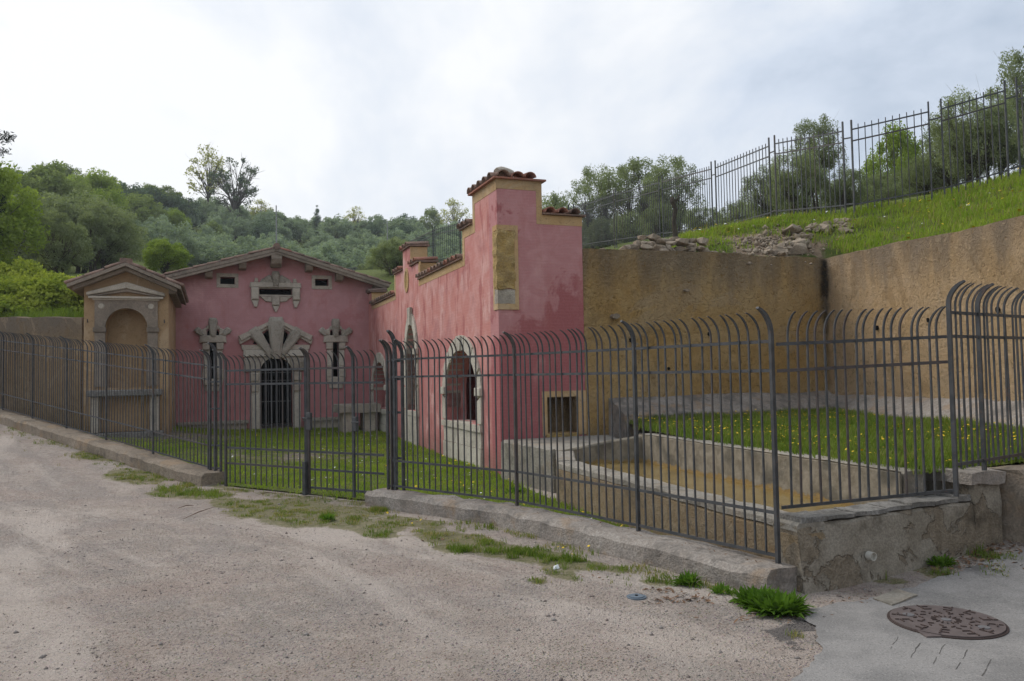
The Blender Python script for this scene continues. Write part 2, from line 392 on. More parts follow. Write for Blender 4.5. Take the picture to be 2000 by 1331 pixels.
M_olive = m_leaf('olive_leaf', (0.18, 0.21, 0.11), (0.29, 0.32, 0.19))
M_olive_far = m_leaf('olive_leaf_silver_haze', (0.215, 0.27, 0.19), (0.34, 0.39, 0.305))  # silvery leaf, made paler and bluer so the colour carries distance haze
M_leaf_green = m_leaf('green_leaf', (0.17, 0.22, 0.075), (0.26, 0.30, 0.12))
M_leaf_lime = m_leaf('lime_leaf', (0.20, 0.27, 0.05), (0.29, 0.35, 0.085), 0.4)
M_leaf_yellow = m_leaf('yellowish_leaf', (0.32, 0.32, 0.12), (0.44, 0.42, 0.18), 0.45)
M_leaf_dark = m_leaf('dark_evergreen_leaf', (0.095, 0.135, 0.095), (0.15, 0.195, 0.14), 0.25)
M_leaf_pine = m_leaf('dark_conifer_needle', (0.012, 0.018, 0.014), (0.02, 0.03, 0.02), 0.1)
M_ivy = m_leaf('ivy_leaf', (0.09, 0.13, 0.075), (0.15, 0.19, 0.11), 0.25)
M_bramble = m_leaf('bramble_leaf', (0.15, 0.21, 0.03), (0.40, 0.43, 0.08), 0.35, 1.3)
M_grass = m_leaf('grass_blade', (0.095, 0.155, 0.025), (0.195, 0.245, 0.055), 0.4, 1.5)
M_grass_dry = m_leaf('dry_grass_blade', (0.20, 0.205, 0.06), (0.33, 0.28, 0.12), 0.35, 2)
M_lawn = m_leaf('lawn_blade', (0.165, 0.255, 0.03), (0.32, 0.385, 0.07), 0.4, 1.1)
M_weed = m_leaf('weed_leaf', (0.075, 0.155, 0.02), (0.13, 0.22, 0.035), 0.35, 4)

def m_road():
    t = NT('gravel_road')
    n1 = t.noise(0.55, 5, 0.6); n2 = t.noise(2.6, 6, 0.65); n3 = t.noise(11, 7, 0.72); g1 = t.noise(27, 7, 0.82); fine = t.noise(110, 4, 0.75)
    peb = t.voro(42); pc = t.voro(42, out='Color'); peb2 = t.voro(95)
    al = t.dot((.67, -.74, 0)); ac = t.dot((.74, .67, 0))
    tr = t.noise(1.0, 5, 0.62, vec=t.comb(t.math('MULTIPLY', al, 0.22), t.math('MULTIPLY', ac, 0.75)), dist=0.6)
    tr2 = t.noise(1.0, 5, 0.66, vec=t.comb(t.math('MULTIPLY', al, 0.5), t.math('MULTIPLY', ac, 1.7), 4.0), dist=0.8)
    col = t.mix(t.rng(n2, 0.36, 0.64), (0.405, 0.332, 0.28), (0.49, 0.41, 0.35))
    loose = t.rng(t.math('ADD', t.math('MULTIPLY', tr2, 0.65), t.math('MULTIPLY', n3, 0.5)), 0.53, 0.63)     # loose grey gravel
    pack = t.rng(t.math('ADD', t.math('MULTIPLY', tr, 0.8), t.math('MULTIPLY', n3, 0.25)), 0.52, 0.64)       # packed pale wheel tracks
    col = t.mix(t.math('MULTIPLY', loose, 0.65), col, (0.345, 0.30, 0.265))
    col = t.mix(t.rng(n1, 0.50, 0.64, 0, 0.55), col, (0.41, 0.315, 0.262))
    col = t.mix(t.math('MULTIPLY', pack, 0.75), col, (0.585, 0.50, 0.43))
    sp = t.rng(pack, 0, 1, 1, 0.55)
    col = t.mix(t.math('MULTIPLY', t.rng(n3, 0.55, 0.70, 0, 0.7), sp), col, (0.255, 0.205, 0.178))
    col = t.mix(t.math('MULTIPLY', t.rng(g1, 0.47, 0.33, 0, 0.9), sp), col, (0.175, 0.148, 0.13))
    col = t.mix(t.math('MULTIPLY', t.rng(g1, 0.56, 0.70, 0, 0.75), 0.9), col, (0.72, 0.66, 0.59))
    col = t.mix(t.rng(fine, 0.45, 0.32, 0, 0.6), col, (0.18, 0.155, 0.14))
    col = t.mix(t.math('MULTIPLY', t.math('MULTIPLY', t.rng(peb, 0.32, 0.12), sp), 0.30), col, pc, 'OVERLAY')
    g = t.attr('moss')
    gm = t.rng(t.math('ADD', g, t.math('MULTIPLY', t.math('SUBTRACT', t.noise(5, 6, 0.75), 0.5), 1.5)), 0.40, 0.66)
    gc = t.mix(t.rng(n3, 0.35, 0.65), (0.13, 0.14, 0.04), (0.25, 0.215, 0.11))
    col = t.mix(t.math('MULTIPLY', gm, 0.8), col, gc)
    d = t.attr('dirt')
    dm = t.rng(t.math('ADD', d, t.math('MULTIPLY', t.math('SUBTRACT', n2, 0.5), 0.9)), 0.4, 0.7)
    col = t.mix(t.math('MULTIPLY', dm, 0.7), col, (0.15, 0.115, 0.085))
    tm = t.rng(t.math('ADD', t.attr('tar'), t.math('MULTIPLY', t.math('SUBTRACT', t.noise(13, 6, 0.7), 0.5), 1.3)), 0.36, 0.46)
    col = t.mix(t.math('MULTIPLY', tm, 0.85), col, t.mix(t.rng(fine, 0.4, 0.6), (0.085, 0.078, 0.073), (0.17, 0.155, 0.145)))
    h = t.math('ADD', t.math('MULTIPLY', t.rng(peb, 0.0, 0.5, 1, 0), sp), t.math('ADD', t.math('MULTIPLY', t.rng(peb2, 0, 0.5, 1, 0), 0.4), t.math('ADD', n3, g1)))
    h = t.math('ADD', h, t.math('ADD', t.math('MULTIPLY', tr, -2.5), t.math('MULTIPLY', tr2, 2.0)))
    return t.pbr(col, 0.95, t.bump(h, 0.95, 0.024), 0.12)
M_road = m_road()
def m_asphalt():
    t = NT('old_asphalt')
    n1 = t.noise(1.6, 5, 0.65); fine = t.noise(75, 5, 0.8); n3 = t.noise(9, 6, 0.7); peb = t.voro(120)
    col = t.mix(t.rng(n1, 0.38, 0.62), (0.205, 0.194, 0.182), (0.285, 0.268, 0.25))
    col = t.mix(t.rng(n3, 0.58, 0.72, 0, 0.5), col, (0.34, 0.31, 0.28))
    col = t.mix(t.rng(fine, 0.48, 0.33, 0, 0.9), col, (0.10, 0.092, 0.086))
    col = t.mix(t.rng(fine, 0.55, 0.70, 0, 0.75), col, (0.50, 0.47, 0.43))
    col = t.mix(t.math('MULTIPLY', t.rng(t.math('ADD', t.attr('dirt'), t.math('MULTIPLY', t.math('SUBTRACT', n3, 0.5), 1.0)), 0.4, 0.7), 0.7), col, (0.085, 0.08, 0.075))
    return t.pbr(col, 0.92, t.bump(t.math('ADD', fine, t.math('MULTIPLY', peb, 0.6)), 0.5, 0.006), 0.2)
M_asphalt = m_asphalt()
def m_turf(name, bare, sc=1.0):
    t = NT(name)
    n1 = t.noise(0.8, 5, 0.6); n2 = t.noise(5, 6, 0.65); n3 = t.noise(28, 5, 0.7)
    col = t.mix(t.rng(n2, 0.35, 0.65), (0.085, 0.115, 0.028), (0.15, 0.165, 0.05))
    col = t.mix(t.rng(n3, 0.58, 0.75, 0, 0.6), col, (0.18, 0.17, 0.07))
    d = t.attr('dirt')
    dm = t.rng(t.math('ADD', d, t.math('MULTIPLY', t.math('SUBTRACT', t.noise(1.7, 6, 0.7), 0.5), 1.3)), 0.40, 0.62)
    dc = t.mix(t.rng(t.noise(9, 6, 0.7), 0.35, 0.65), bare, tuple(x * 0.55 for x in bare))
    col = t.mix(dm, col, dc)
    return t.pbr(col, 0.96, t.bump(t.math('ADD', n2, n3), 0.8, 0.05), 0.1)
M_turf = m_turf('lawn_soil', (0.27, 0.225, 0.18))
M_hill = m_turf('hill_soil', (0.40, 0.29, 0.20))
def m_water():
    t = NT('muddy_water'); n1 = t.noise(2.5, 5)
    col = t.mix(t.rng(n1, 0.35, 0.65), (0.20, 0.135, 0.045), (0.27, 0.19, 0.07))
    col = t.mix(t.rng(t.noise(6, 5, 0.7), 0.60, 0.70, 0, 0.5), col, (0.33, 0.27, 0.16))
    return t.pbr(col, 0.18, t.bump(t.noise(7, 2), 0.03, 0.01), 0.5)
M_water = m_water()

# ------------------------------------------------------------------ plan of the place
pA, pB, pC, pD = gp(766, 957, .2), gp(1010, 988, .2), gp(1247, 1038, .2), gp(1520, 1100, .2)
pL, pLL = gp(415, 920, .2), gp(0, 800, 1.05)
pE = gp(1868, 970, .62)
def xy(v): return Vector((v.x, v.y, 0))
LDIR = (xy(pLL) - xy(pL)).normalized(); LN = Vector((-LDIR.y, LDIR.x, 0))    # LN must point to the court
if LN.dot(W(-3, 8, 0) - xy(pL)) < 0: LN = -LN
LSLOPE = 0.85 / (xy(pLL) - xy(pL)).length
def ground(x, y):
    d = Vector((x, y, 0)) - xy(pL); s = d.dot(LDIR); n = d.dot(LN)
    sp = math.log1p(math.exp(min(40, max(-40, (s - 0.3) * 3)))) / 3
    z = LSLOPE * min(sp, 16) * (1 - 0.72 * sstep(0.5, 6, n))
    z += 0.10 * max(0, min(x, 9) - 2.5) * sstep(5.2, 7, y)
    if y < 0: z *= max(0, 1 + y / 20)
    return z

# hill behind the walls: smooth surface through heights read from the photograph
HC = [(-10.8, 19.2, 3.0), (-14, 21.7, 3.25), (-20, 26, 3.8), (-30, 33, 4.8), (-11, 23, 3.3), (-12, 27.5, 3.8), (-8, 30, 3.6), (-3, 28.5, 3.2), (0, 26, 3.3),
      (1.3, 22, 3.3), (2.1, 18, 3.5), (3.2, 15.4, 3.82), (5, 16.0, 3.82), (6.6, 16.5, 3.9), (2.9, 16.3, 4.1), (4.2, 16.4, 4.35), (3.4, 17.4, 4.6), (4.9, 17.2, 4.78), (6.5, 17.0, 4.85),
      (7.75, 17.7, 5.08), (9.1, 16.7, 5.2), (10.9, 17, 5.65), (6.6, 19.8, 5.35), (5.06, 26, 6.0), (3.9, 29.7, 6.4), (2.8, 36, 7.2), (-2.5, 41, 7.6), (-4.2, 44, 7.8),
      (-9.3, 58, 8.0), (-17.7, 80, 10.5), (7.6, 12, 3.72), (8.6, 6, 3.6), (9.3, 0, 3.5), (9.3, 12, 4.6), (13, 10, 6.0), (14, 2, 6.2), (16, 17, 7), (12, 24, 6.4),
      (10, 30, 6.6), (9, 40, 7.2), (15, 50, 8), (25, 30, 8), (30, 5, 8), (-37, 60, 12), (-49, 80, 18), (-74, 120, 28), (-93, 150, 30),
      (-27, 60, 10.5), (-36, 80, 14), (-54, 120, 27), (-45, 100, 21.5), (-72, 160, 30), (-15.4, 60, 8.5), (-25, 97, 15), (-36, 140, 25.5), (-46, 180, 28),
      (-4, 60, 9), (-6, 95, 14.5), (-9, 140, 24.5), (-12, 185, 27), (9, 70, 9), (13, 100, 11), (20, 150, 14), (26, 100, 10.5), (45, 100, 11), (60, 180, 12),
      (-16, 28, 4.6), (-21, 33, 6), (-60, 60, 14), (-110, 110, 28), (-50, 40, 8), (80, 60, 10), (-120, 60, 16), (120, 120, 12), (-150, 200, 30), (60, 240, 13), (-60, 240, 24)]
HX = np.array(HC, dtype=float)
def _phi(r2): return 0.5 * r2 * np.log(r2 + 1e-9)
def _solve():
    n = len(HX); P = HX[:, :2]
    K = _phi(((P[:, None] - P[None]) ** 2).sum(-1)) + np.eye(n) * 2.0
    A = np.zeros((n + 3, n + 3)); A[:n, :n] = K; A[:n, n] = 1; A[:n, n + 1:] = P; A[n, :n] = 1; A[n + 1:, :n] = P.T
    return np.linalg.solve(A, np.concatenate([HX[:, 2], np.zeros(3)]))
HW = _solve()
def hill_np(XY):
    XY = np.asarray(XY, dtype=float); P = HX[:, :2]; n = len(HX)
    out = np.zeros(len(XY))
    for i in range(0, len(XY), 4000):
        q = XY[i:i + 4000]
        out[i:i + 4000] = _phi(((q[:, None] - P[None]) ** 2).sum(-1)) @ HW[:n] + HW[n] + q @ HW[n + 1:]
    return out
def hill(x, y): return float(hill_np([(x, y)])[0])
def on_hill(px, py, d0=12, d1=120):
    d = ray(px, py); t = d0
    ts = np.linspace(d0, d1, 800); pts = np.array([[CAM.x + d.x * t, CAM.y + d.y * t] for t in ts]); h = hill_np(pts)
    zz = CAM.z + d.z * ts
    k = np.where(h > zz)[0]
    t = ts[k[0]] if len(k) else d1
    return Vector((CAM.x + d.x * t, CAM.y + d.y * t, 0)), t
CRN = W(7.0, 0, 0)                     # inner corner of the retaining walls
RWD = Vector((0.148, -0.989, 0)).normalized()      # right retaining wall runs towards the viewer
RWN = Vector((-RWD.y, RWD.x, 0)); 
if RWN.x < 0: RWN = -RWN
KL = W(-7.38, 8.05, 0)                 # left retaining wall starts beside the shrine
LWD = (Vector((-13.2, 20.4, 0)) - KL).normalized()
LWN = Vector((-LWD.y, LWD.x, 0))
if LWN.y < 0: LWN = -LWN
hole = [KL + LWD * 45 + LWN * .2, KL + LWN * .2 + LWD * .2, W(-7.0, BF + .3, 0), W(-5.2, BF + 3.2, 0), W(0.2, BF + 3.2, 0), W(0.4, 11.6, 0), W(2.15, 11.5, 0), W(2.15, 0.25, 0),
        CRN + UB * .2 + RWN * .2, CRN + RWD * 12 + RWN * .2, CRN + RWD * 60 + RWN * .2, Vector((-60, -60, 0))]
hole2 = [(p.x, p.y) for p in hole]
def inside(poly, x, y):
    c = False; n = len(poly); j = n - 1
    for i in range(n):
        xi, yi = poly[i]; xj, yj = poly[j]
        if (yi > y) != (yj > y) and x < (xj - xi) * (y - yi) / (yj - yi) + xi: c = not c
        j = i
    return c
def cdt(poly, pts, hole_poly=None):
    """triangles filling poly (minus hole) through pts"""
    vs = [Vector((p[0], p[1])) for p in poly]; n = len(vs); edges = [(i, (i + 1) % n) for i in range(n)]
    if hole_poly:
        m = len(hole_poly); vs += [Vector(p) for p in hole_poly]; edges += [(n + i, n + (i + 1) % m) for i in range(m)]
    vs += [Vector((p[0], p[1])) for p in pts]
    V, E, F, *_ = geometry.delaunay_2d_cdt(vs, edges, [], 0, 1e-4)
    T = []
    for f in F:
        cx = sum(V[i].x for i in f) / len(f); cy = sum(V[i].y for i in f) / len(f)
        if inside(poly, cx, cy) and not (hole_poly and inside(hole_poly, cx, cy)): T.append(tuple(f))
    return V, T
def densify(poly, step, closed=True):
    o = []
    for i in range(len(poly) - (0 if closed else 1)):
        a = Vector(poly[i][:2]); b = Vector(poly[(i + 1) % len(poly)][:2]); k = max(1, int((b - a).length / step))
        o += [tuple(a.lerp(b, t / k)) for t in range(k)]
    return o

# ------------------------------------------------------------------ ground sheet (gravel road)
FRONT = [xy(pL) + LDIR * t for t in (14, 10, 6, 3, 0)] + [xy(gp(438, 955, 0)), xy(gp(740, 987, 0))] + [xy(p) for p in (pA, pB, pC, pD)]
FNP = np.array([(p.x, p.y) for p in FRONT])
def dist_front(XY):
    best = np.full(len(XY), 1e9)
    for a, b in zip(FNP[:-1], FNP[1:]):
        ab = b - a; t = np.clip(((XY - a) @ ab) / (ab @ ab), 0, 1)
        best = np.minimum(best, np.linalg.norm(XY - (a + t[:, None] * ab), axis=1))
    return best
ang = np.concatenate([np.radians(np.linspace(-46, 46, 200)), np.radians(np.linspace(50, 310, 54))])
rad = [0.6]
while rad[-1] < 40: rad.append(rad[-1] * 1.027)
while rad[-1] < 300: rad.append(rad[-1] * 1.25)
rad = np.array(rad); na, nr = len(ang), len(rad)
X = np.outer(rad, np.sin(ang)).ravel(); Y = np.outer(rad, np.cos(ang)).ravel()
def relief(x, y):
    return 0.022 * (noise.noise((x * 0.8, y * 0.8, 0)) + 0.5 * noise.noise((x * 2.1, y * 2.1, 3)) ) if abs(x) < 30 and abs(y) < 40 else 0
def wear(x, y):     # no relief beside fixed things that lie flush with the ground
    return sstep(1.7, 1.2, x) if y > 3 else 1
Z = np.array([ground(x, y) + relief(x, y) * wear(x, y) for x, y in zip(X, Y)])
idx = np.arange(na * nr).reshape(nr, na)
q = np.stack([idx[:-1, :], np.roll(idx, -1, 1)[:-1, :], np.roll(idx, -1, 1)[1:, :], idx[1:, :]], -1).reshape(-1, 4)[:, ::-1]
V = np.stack([X, Y, Z], 1); V = np.vstack([V, [[0, 0, 0]]])
me = np_mesh('ground', V, q, M_road, True)
XY = V[:, :2]; df = dist_front(XY)
PATCH = []      # grass patches beside the kerbs: (x, y, radius along, radius across, height, density, dry share)
for px, py, ra, rb, hh, dn, dry in [
    (20, 852, .9, .3, .05, 2.2, .3), (70, 868, .9, .3, .05, 2.2, .3), (130, 888, .8, .3, .05, 2, .3), (200, 908, .7, .28, .05, 1.6, .4), (270, 933, .7, .28, .05, 1.6, .4), (345, 962, .55, .25, .06, 1.2, .2), (400, 968, .5, .22, .06, 1.3, .15),
    (470, 985, .5, .2, .05, 1, .4), (530, 1000, .6, .3, .04, .8, .6), (600, 1012, .6, .3, .05, 1.0, .5), (560, 985, .6, .25, .04, .6, .6), (650, 1000, .7, .25, .04, .6, .6), (640, 1010, .12, .1, .09, 2, .05), (680, 1020, .35, .2, .05, .9, .5), (740, 1030, .3, .2, .05, 1, .3),
    (745, 1045, .22, .12, .06, 1.5, .1), (800, 1020, .5, .14, .04, .7, .6), (870, 1050, .45, .16, .05, .9, .5), (895, 1072, .28, .14, .06, 1.5, .15), (980, 1075, .4, .17, .065, 1.7, .1), (1040, 1085, .4, .18, .07, 2.0, .05), (1100, 1100, .35, .13, .06, 1.6, .1),
    (930, 1055, .4, .12, .05, .9, .4), (1150, 1105, .2, .08, .05, 1.0, .3), (1095, 1125, .22, .06, .05, 1.6, .1), (1050, 1135, .1, .04, .04, 1, .4), (1200, 1112, .14, .07, .07, 1.6, .1),
    (1280, 1140, .13, .07, .08, 2.2, .15), (1700, 1125, .22, .06, .06, .8, .3), (1820, 1118, .2, .06, .10, 2.0, .15), (1740, 1130, .15, .04, .05, 1, .2), (1920, 1090, .2, .1, .08, 1.5, .1), (1960, 1120, .2, .1, .05, 1.2, .2), (1560, 1245, .05, .04, .05, 1.5, .7)]:
    p = gp(px, py, ground(*gp(px, py, 0.05).xy)); p = gp(px, py, ground(p.x, p.y)); PATCH.append((p.x, p.y, ra, rb, hh, dn, dry))
def tangent(x, y):
    best = None
    for a, b in zip(FRONT[:-1], FRONT[1:]):
        ab = b - a; t = min(1, max(0, (Vector((x, y, 0)) - a).dot(ab) / ab.length_squared)); d = (a + ab * t - Vector((x, y, 0))).length
        if best is None or d < best[0]: best = (d, ab.normalized())
    return best[1]
moss = np.zeros(len(XY))
for (cx, cy, ra, rb, hh, dn, dry) in PATCH:
    tg = tangent(cx, cy); dx, dy = XY[:, 0] - cx, XY[:, 1] - cy
    s = (dx * tg.x + dy * tg.y) / (ra * 1.25); n = (-dx * tg.y + dy * tg.x) / (rb * 1.9)
    moss = np.maximum(moss, np.clip(1.15 - (s * s + n * n) * 0.8, 0, 1))
moss = np.maximum(moss, np.clip(1 - df / 0.30, 0, 1) * .8)
set_attr(me, 'moss', moss)
set_attr(me, 'dirt', np.clip(1 - df / 0.35, 0, 1) * .45)
tar = np.zeros(len(XY))
for px, py, r_, k in ((1525, 1235, .16, 1.0), (1560, 1225, .18, 1.0), (1545, 1260, .15, .9), (1590, 1215, .2, .9), (1500, 1238, .08, .8)):
    p = gp(px, py, 0); tar = np.maximum(tar, k * (1 - np.hypot(XY[:, 0] - p.x, XY[:, 1] - p.y) / r_))
set_attr(me, 'tar', np.clip(tar, 0, 1))
o = link_mesh('ground', me); tag(o, kind='structure')

def sheet(name, poly, hfun, mat, step, dz, dirt=None, jitter=.4):
    b = np.array(poly); x0, y0 = b.min(0); x1, y1 = b.max(0); pts = []
    bd = densify(poly, step)
    yy = y0
    while yy < y1:
        xx = x0
        while xx < x1:
            p = (xx + rnd.uniform(-jitter, jitter) * step, yy + rnd.uniform(-jitter, jitter) * step)
            if inside(poly, *p): pts.append(p)
            xx += step
        yy += step
    Vv, T = cdt(bd, pts)
    P = np.array([(v.x, v.y, hfun(v.x, v.y) + dz) for v in Vv])
    me = np_mesh(name, P, [t for t in T if len(t) == 3], mat, True)
    set_attr(me, 'dirt', [dirt(p[0], p[1]) for p in P] if dirt else np.zeros(len(P)))
    o = link_mesh(name, me); tag(o, kind='structure'); return o, P
asph = [gp(px, py, 0) for px, py in [(1592, 1192), (1572, 1215), (1600, 1240), (1606, 1275), (1585, 1300), (1562, 1331), (1500, 1420)]]
asph_poly = [(p.x, p.y) for p in asph] + [(2.2, 1.0), (2.6, -6), (9, -6), (8.6, 3), (6.2, 6.6), (4.3, 6.75)]
def asph_dirt(x, y):
    v = 0
    for px, py, r, k in ((1840, 1190, .55, .55), (1620, 1195, .25, .6), (1700, 1170, .5, .5), (1900, 1130, .7, .7)):
        p = gp(px, py, 0); v = max(v, k * (1 - math.hypot(x - p.x, y - p.y) / r))
    return max(v, 0)
asph_poly = [(x + .05 * noise.noise((x * 5, y * 5, 1)) + .03 * noise.noise((x * 14, y * 14, 1)), y + .05 * noise.noise((x * 5, y * 5, 6)) + .03 * noise.noise((x * 14, y * 14, 6))) for x, y in densify(asph_poly, .05)]
sheet('asphalt_path', asph_poly, ground, M_asphalt, .25, .012, asph_dirt)
# courtyard lawn
lawn_poly = [tuple((xy(pL) + LDIR * 12 + LN * .15).xy), tuple((xy(pL) + LN * .15).xy), tuple(gp(440, 950, 0).xy), tuple(gp(730, 981, 0).xy), tuple((xy(pA) + Vector((.12, .12, 0))).xy), tuple((xy(pB) + Vector((.1, .1, 0))).xy),
             tuple((xy(pC) + Vector((.12, .08, 0))).xy), (1.75, 7.1), (0.56, 10.5), (-0.15, 12.8), tuple(W(0, .3, 0).xy), tuple(W(0.1, BF, 0).xy), tuple(W(-5.4, BF + .1, 0).xy), tuple(W(-7.4, 8.0, 0).xy)]
def lawn_dirt(x, y):
    v = 0
    for px, py, r, k in ((600, 895, 1.3, .62), (700, 890, 1.2, .55), (520, 905, 1.3, .5), (450, 900, 1.5, .55), (330, 880, 2.5, .7), (250, 850, 3, .8), (560, 960, .9, .5), (720, 940, .8, .35), (490, 960, .8, .55)):
        p = gp(px, py, .05); v = max(v, k * (1 - (math.hypot(x - p.x, y - p.y) / r) ** 2))
    return max(0, v)
lawn, LP = sheet('courtyard_lawn', lawn_poly, ground, M_turf, .3, .02, lawn_dirt)

# hillside
pts = []
def scatter_grid(x0, x1, y0, y1, st, cond):
    y = y0
    while y < y1:
        x = x0
        while x < x1:
            p = (x + rnd.uniform(-.35, .35) * st, y + rnd.uniform(-.35, .35) * st)
            if cond(*p) and not inside(hole2, *p): pts.append(p)
            x += st
        y += st
scatter_grid(2, 13, 2, 24, .4, lambda x, y: True)
scatter_grid(-25, 20, 2, 60, 1.6, lambda x, y: not (2 < x < 13 and 2 < y < 24))
scatter_grid(-260, 260, -40, 320, 9, lambda x, y: not (-25 < x < 20 and 2 < y < 60))
outer = [(-262, -42), (262, -42), (262, 322), (-262, 322)]
hp = densify(hole2, .8)
Vv, T = cdt(outer, pts, hp)
P = np.array([(v.x, v.y) for v in Vv]); hz = hill_np(P)
near = np.array([noise.noise((x * .9, y * .9, 5)) * .10 + noise.noise((x * 2.3, y * 2.3, 1)) * .05 for x, y in P])
hz = np.maximum(hz + near, 0.6)
hz[np.linalg.norm(P, axis=1) > 210] *= .85
def clamp_edge(p0, d, L_, n, t0, t1):          # soil stays below the top of the walls that hold it
    global hz
    q = P - np.array([p0.x, p0.y]); s_ = q @ np.array([d.x, d.y]); o_ = q @ np.array([n.x, n.y])
    k = (s_ > -.6) & (s_ < L_) & (o_ > -.1) & (o_ < .36); hz[k] = np.minimum(hz[k], t0 + (t1 - t0) * s_[k] / L_ - .05)
clamp_edge(W(1.61, 0, 0), EA, 6.2, UB, 3.93, 3.92); clamp_edge(CRN, RWD, 17, RWN, 3.93, 3.35); clamp_edge(KL, LWD, 22, LWN, 3.2, 4.3)
me = np_mesh('hillside', np.column_stack([P, hz]), [t for t in T if len(t) == 3], M_hill, True)
def dirt_hill(P):
    v = np.full(len(P), .12)
    for px, py, r, k in ((1490, 478, 1.1, .85), (1440, 476, .9, .6), (1545, 468, 1.2, .75), (1350, 480, 1.0, .6), (1620, 450, .9, .5), (1700, 430, .8, .3)):
        c, t = on_hill(px, py); v = np.maximum(v, k * (1 - (np.hypot(P[:, 0] - c.x, P[:, 1] - c.y) / r) ** 2))
    return np.clip(v, 0, 1)
set_attr(me, 'dirt', dirt_hill(P))
o = link_mesh('hillside', me); tag(o, kind='structure')

# ------------------------------------------------------------------ swept rough walls
def sweep(name, path, profile, mat, parent=None, step=.18, amp=.018, fr=3.2, label=None, cat=None, closed=False, ztop=None):
    """path of (x,y,z0); profile [(offset, z)] ; offset to the right of travel"""
    pts = [Vector(p) for p in path]; fine = []
    for a, b in zip(pts[:-1], pts[1:]):
        k = max(1, int((b - a).length / step)); fine += [a.lerp(b, t / k) for t in range(k)]
    fine.append(pts[-1]); vs = []; k = len(profile)
    for i, p in enumerate(fine):
        t = fine[min(i + 1, len(fine) - 1)] - fine[max(i - 1, 0)]; t.z = 0; t.normalize(); r = Vector((t.y, -t.x, 0))
        for of, z in profile:
            v = p + r * of + Vector((0, 0, z)); v += noise.noise_vector(v * fr) * amp + noise.noise_vector(v * fr * 3) * amp * .4
            vs.append(v)
    fs = []
    for i in range(len(fine) - 1):
        for j in range(k):
            a = i * k + j; b = i * k + (j + 1) % k; fs.append((a, b, b + k, a + k))
    fs.append(tuple(range(k))); fs.append(tuple(reversed(range(len(vs) - k, len(vs)))))
    mb = MB(); mb.add(vs, fs)
    o = mb.build(name, mat, parent, base=None if parent else fine[0], smooth=False)
    if label: tag(o, label, cat)
    return o
def prof(o0, o1, z0, z1, r=.03, n=4, m=3):
    p = [(o0, z0)] + [(o0, z0 + (z1 - z0 - r) * i / m) for i in range(1, m + 1)] + [(o0 + r, z1)]
    p += [(o0 + r + (o1 - o0 - 2 * r) * i / n, z1) for i in range(1, n + 1)]
    p += [(o1, z1 - r)] + [(o1, z0 + (z1 - z0 - r) * (m - i) / m) for i in range(1, m + 1)]
    return p
# kerb walls under the fences (travel so that the road lies to the right)
kp = [xy(pL) + LDIR * 16, xy(pL) - LDIR * .22]
def kz(p): d = (p - xy(pL)).dot(LDIR); return LSLOPE * max(0, d)
kpath = [xy(pL) + LDIR * t for t in (18, 12, 8, 5, 3, 1.5, .6, 0, -.24)]
sweep('kerb_wall', [(p.x, p.y, kz(p)) for p in kpath][::-1], prof(-.33, .12, -.25, .2, .05), M_kerb_left, amp=.032, label='low brown stone kerb wall under the fence climbing away to the left', cat='kerb wall')
c0 = xy(pA) + (xy(pA) - xy(pB)).normalized() * .22
endD = xy(pD) + (xy(pD) - xy(pC)).normalized() * .13
sweep('kerb_wall', [(p.x, p.y, 0) for p in (endD, xy(pC), xy(pB), c0)], prof(-.14, .36, -.3, .2)[::1] if False else [(-o_, z_) for o_, z_ in prof(-.14, .34, -.3, .2)][::-1], M_kerb, label='low weathered concrete kerb wall curving from the gate to the basin corner', cat='kerb wall') if False else None
def kerb_right():
    path = [c0, xy(pB), xy(pC), endD]         # travelling to the right, road on the right-hand side
    sweep('kerb_wall', [(p.x, p.y, 0) for p in path], prof(-.13, .28, -.3, .2, .05), M_kerb, amp=.030,
          label='low weathered concrete kerb wall curving from the gate to the basin corner', cat='kerb wall')
kerb_right()

# retaining walls
def ret_wall(label, mat, p0, p1, out_n, z0, t0, t1, th=.42, base_slope=.0, name='retaining_wall'):
    n = 70; rows = 14; mb = MB(); vs = []; fs = []
    for i in range(n + 1):
        p = p0.lerp(p1, i / n); top = t0 + (t1 - t0) * i / n + noise.noise((p.x * .9, p.y * .9, 0)) * .04 + noise.noise((p.x * 4, p.y * 4, 0)) * .018
        for j in range(rows + 1):
            z = z0 + (top - z0) * j / rows
            v = p + out_n * (noise.noise((p.x * .8, p.y * .8, z * .8)) * .045 + base_slope * (1 - j / rows)); v.z = z; vs.append(v)
        v = p - out_n * th * .5; v.z = top + .025; vs.append(v)
        v = p - out_n * th; v.z = top - .02; vs.append(v)
        v = p - out_n * th; v.z = z0; vs.append(v)
    k = rows + 4
    for i in range(n):
        for j in range(k - 1):
            a = i * k + j; fs.append((a, a + k, a + k + 1, a + 1))
    fs.append(tuple(range(k))); fs.append(tuple(reversed(range(n * k, n * k + k))))
    mb.add(vs, fs); o = mb.build(name, mat, base=p0, smooth=False); tag(o, label, 'wall'); return o
ret_wall('ochre roughcast retaining wall running from the pink tower to the dark corner', M_ochre, W(1.61, 0.0, 0), CRN + EA * .35, -UB, -.2, 3.93, 3.92)
ret_wall('pale ochre roughcast retaining wall rising at the right edge', M_ochre_right, CRN - RWD * .35, CRN + RWD * 17, -RWN, -.2, 3.93, 3.35)
ret_wall('brown roughcast retaining wall left of the arched shrine', M_ochre_left, KL, KL + LWD * 22, -LWN, -.2, 3.2, 4.3)

